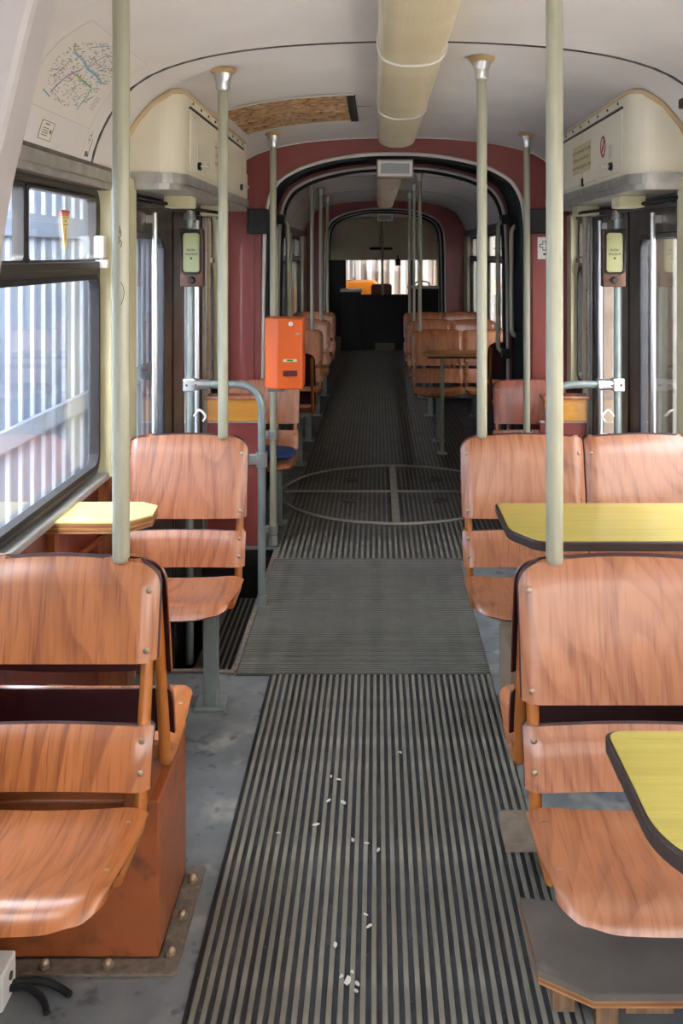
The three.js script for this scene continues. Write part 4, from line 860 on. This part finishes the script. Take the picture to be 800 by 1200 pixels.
// ------------------------------------------------------------------ driver's end
{
  const t = thing('driver_partition', 'dark partition and counters in front of the driver', 'partition', [0, 0, -14.5]);
  obj('centre_panel', B(-0.24, 0.5, 0, 0.86, -0.05, 0, 0.004), M.navy, t);
  obj('side_cabinet', B(-0.55, -0.24, 0, 0.90, -0.4, 0.04, 0.006), M.navy, t);
  obj('side_cabinet', B(0.5, 1.12, 0, 0.95, -0.4, 0.04, 0.006), M.navy, t);
  obj('counter_top', B(-0.56, -0.22, 0.90, 0.94, -0.45, 0.06, 0.006), M.whitePlastic, t); obj('counter_top', B(0.48, 1.12, 0.95, 0.985, -0.45, 0.06, 0.006), M.whitePlastic, t);
  obj('step', B(-0.02, 0.28, 0.0, 0.11, 0.0, 0.12), M.flange, t);
  for (const x of [0.12]) obj('door_joint', B(x - 0.004, x + 0.004, 0.02, 0.85, 0, 0.004), M.black, t);
  const d = thing('driver_chair', 'dark red driver seat back behind the partition', 'seat', [0.08, 0, -15.3]);
  obj('backrest', B(-0.17, 0.17, 0.55, 1.0, -0.05, 0.05, 0.045), M.maroon, d); obj('seat', B(-0.2, 0.2, 0.45, 0.55, -0.4, 0.05, 0.04), M.maroon, d); obj('post', cyl(0.05, 0.05, 0.45, 0, 0.225, -0.15), M.black, d);
  tag(obj('driver_pole', cyl(0.018, 0.018, 1.27, 0.09, 1.49, -14.38, 12), M.pole), 'dark upright pole at the driver partition', 'pole');
  const w = structGroup('wall_front', 'front end wall with the windscreen');
  obj('header', B(XL - 0.06, XR + 0.06, 1.375, 2.2, -17.0, -16.9), M.cream, w); obj('lower_panel', B(XL - 0.06, XR + 0.06, -0.08, 0.72, -17.0, -16.9), M.navy, w);
  obj('corner_post', B(XL - 0.06, -0.55, 0.72, 1.375, -17.0, -16.9), M.navy, w); obj('corner_post', B(1.13, XR + 0.06, 0.72, 1.375, -17.0, -16.9), M.navy, w); obj('middle_post', B(0.62, 0.66, 0.72, 1.375, -16.98, -16.92), M.navy, w);
  obj('windscreen', B(-0.55, 1.13, 0.72, 1.375, -16.96, -16.955), M.glass, w);
  const v = thing('destination_gear', 'cream roller-sign housing above the windscreen', 'housing', [0, 0, -16.5]);
  obj('case', B(-0.2, 0.35, 1.42, 1.62, -0.35, 0.0, 0.01), M.cream, v); obj('visor', B(-0.12, 0.28, 1.56, 1.60, 0.0, 0.06, 0.01), M.black, v);
  tag(obj('driver_mirror', [B(0.33, 0.42, 1.28, 1.40, -16.3, -16.26, 0.01), pipe([[0.375, 1.39, -16.29], [0.375, 1.45, -16.5], [0.375, 1.45, -16.9]], 0.012, 0.05)], M.black), 'black inner mirror hanging at the windscreen', 'mirror');
  const wheel = new THREE.TorusGeometry(0.12, 0.012, 8, 24); wheel.rotateX(1.1); wheel.translate(0.72, 1.0, -14.9);
  tag(obj('hand_wheel', [plain(wheel), cyl(0.02, 0.02, 0.14, 0.72, 0.93, -14.9)], M.black), 'black hand wheel on the driver counter', 'hand wheel');
}

// ------------------------------------------------------------------ paint chips on the ribbed mat
{
  const chip = (a, b, rot) => { const n = 7, p = []; for (let k = 0; k < n; k++) { const t = k / n * 6.283, r = rr(0.6, 1.1); p.push([Math.cos(t) * a * r, Math.sin(t) * b * r]); } const g = slab(p, 0, 0.0012); g.rotateY(rot); return g; };
  const cm = std('#c9c6bc', 0.8);
  const px = [[388, 913, 1], [397, 917, 1], [385, 942, 1.2], [402, 944, 1.6], [370, 970, 1.4], [413, 988, 1.2], [429, 992, 1], [443, 1000, 1.2], [428, 1076, 1], [432, 1090, 1.2], [469, 885, 0.9], [326, 980, 1.1], [393, 1112, 1.3], [468, 885, 0.8]];
  px.forEach(([u, v, k], i) => { const d = EYE * FOCAL / (v - 298), o = obj('paint_chip', chip(0.004 * k, 0.008 * k, i * 1.3), cm); o.position.set((u - 441) * d / FOCAL, 0.0082, -d); tag(o, 'tiny white paint chip lying on the ribbed mat', 'paint chip', 'paint chips on the mat'); });
  for (const [dx, dz, a] of [[0, 0, 0.013], [0.018, 0.008, 0.009], [-0.014, -0.012, 0.007], [0.008, -0.022, 0.006], [0.016, 0.026, 0.006]]) { const d = EYE * FOCAL / (1154 - 298), o = obj('paint_splash', chip(a * 0.7, a, dx * 40), cm); o.position.set((408 - 441) * d / FOCAL + dx, 0.0082, -d + dz); tag(o, 'dried white paint splash on the ribbed mat', 'paint splash', 'paint splashes on the mat'); }
}

// ------------------------------------------------------------------ outside
{
  const ground = struct('ground', B(-14, 16, -1.2, -1.0, -40, 16), M.concrete, 'grey yard ground outside the tram');
  const w = thing('shed_wall', 'pale blue corrugated metal shed wall outside the window', 'shed', [-2.75, -1.0, 0]);
  obj('sheet', B(-0.1, 0, 0, 4.6, -30, 6), M.shedSheet, w);
  const rg = prism([[0, -0.045], [0.022, -0.018], [0.022, 0.018], [0, 0.045]], 0, 4.6); rg.rotateX(-Math.PI / 2);
  for (let k = 0; k < 110; k++) { const r = obj('rib', rg, M.shedRib, w); r.position.z = 3.0 - k * 0.25; }
  obj('rail', [B(0.035, 0.075, 1.05, 1.20, -30, 6)], M.shedRib, w); obj('rail', [B(0.035, 0.06, 2.62, 2.80, -30, 6)], M.shedSheet, w);
  const h = struct('wall_house', [B(4.2, 4.5, -1, 5, -12, 8)], M.plaster, 'pink plaster house wall across the yard');
  struct('wall_added_sky_block', B(-2.6, 4.2, -1, 3.2, 8.0, 8.3), M.plaster, 'unseen plaster wall added behind the tram to dim the end window');  // added out of view: hides part of the sky from the end window
  const e = thing('end_shed', 'corrugated shed wall seen through the windscreen', 'shed', [0, -1, -20.2]);
  const endSheet = std('#8d867c', 0.8), endRib = std('#b4b0a8', 0.7);
  obj('sheet', B(-9, 12, 0, 6, -0.1, 0), endSheet, e);
  const eg = prism([[-0.06, 0], [-0.04, 0.05], [0.04, 0.05], [0.06, 0]].map(([x, z]) => [x, -z]), 0, 6); eg.rotateX(-Math.PI / 2);
  for (let k = 0; k < 44; k++) { const r = obj('rib', eg, endRib, e); r.position.x = -4 + k * 0.24; }
  const v = thing('orange_vehicle', 'orange vehicle parked beyond the windscreen', 'vehicle', [-0.72, -1, -19]);
  obj('body', [B(-0.9, 0.75, 0.35, 1.95, -0.8, 0.8, 0.12)], std('#f08a1a', 0.4), v); obj('cabin', B(-0.7, 0.3, 1.95, 2.45, -0.6, 0.6, 0.1), M.glass, v);
  for (const x of [-0.6, 0.45]) obj('wheel', cyl(0.35, 0.35, 0.2, x, 0.35, 0.75, 20, 'z'), M.black, v);
  struct('roof_added_shade', B(-2.85, 6, 3.9, 4.1, -23, -4.9), M.darkRoof, 'canopy added over the front half of the tram to keep daylight out');  // added canopy, there to shade the far section from the sky
  struct('wall_added_shade', B(2.6, 2.8, -1, 3.9, -17, -5.6), M.darkRoof, 'brown wall added beside the front half of the tram to darken it');  // added wall that blocks side light to the far windows
}
renderer.render(scene, camera);
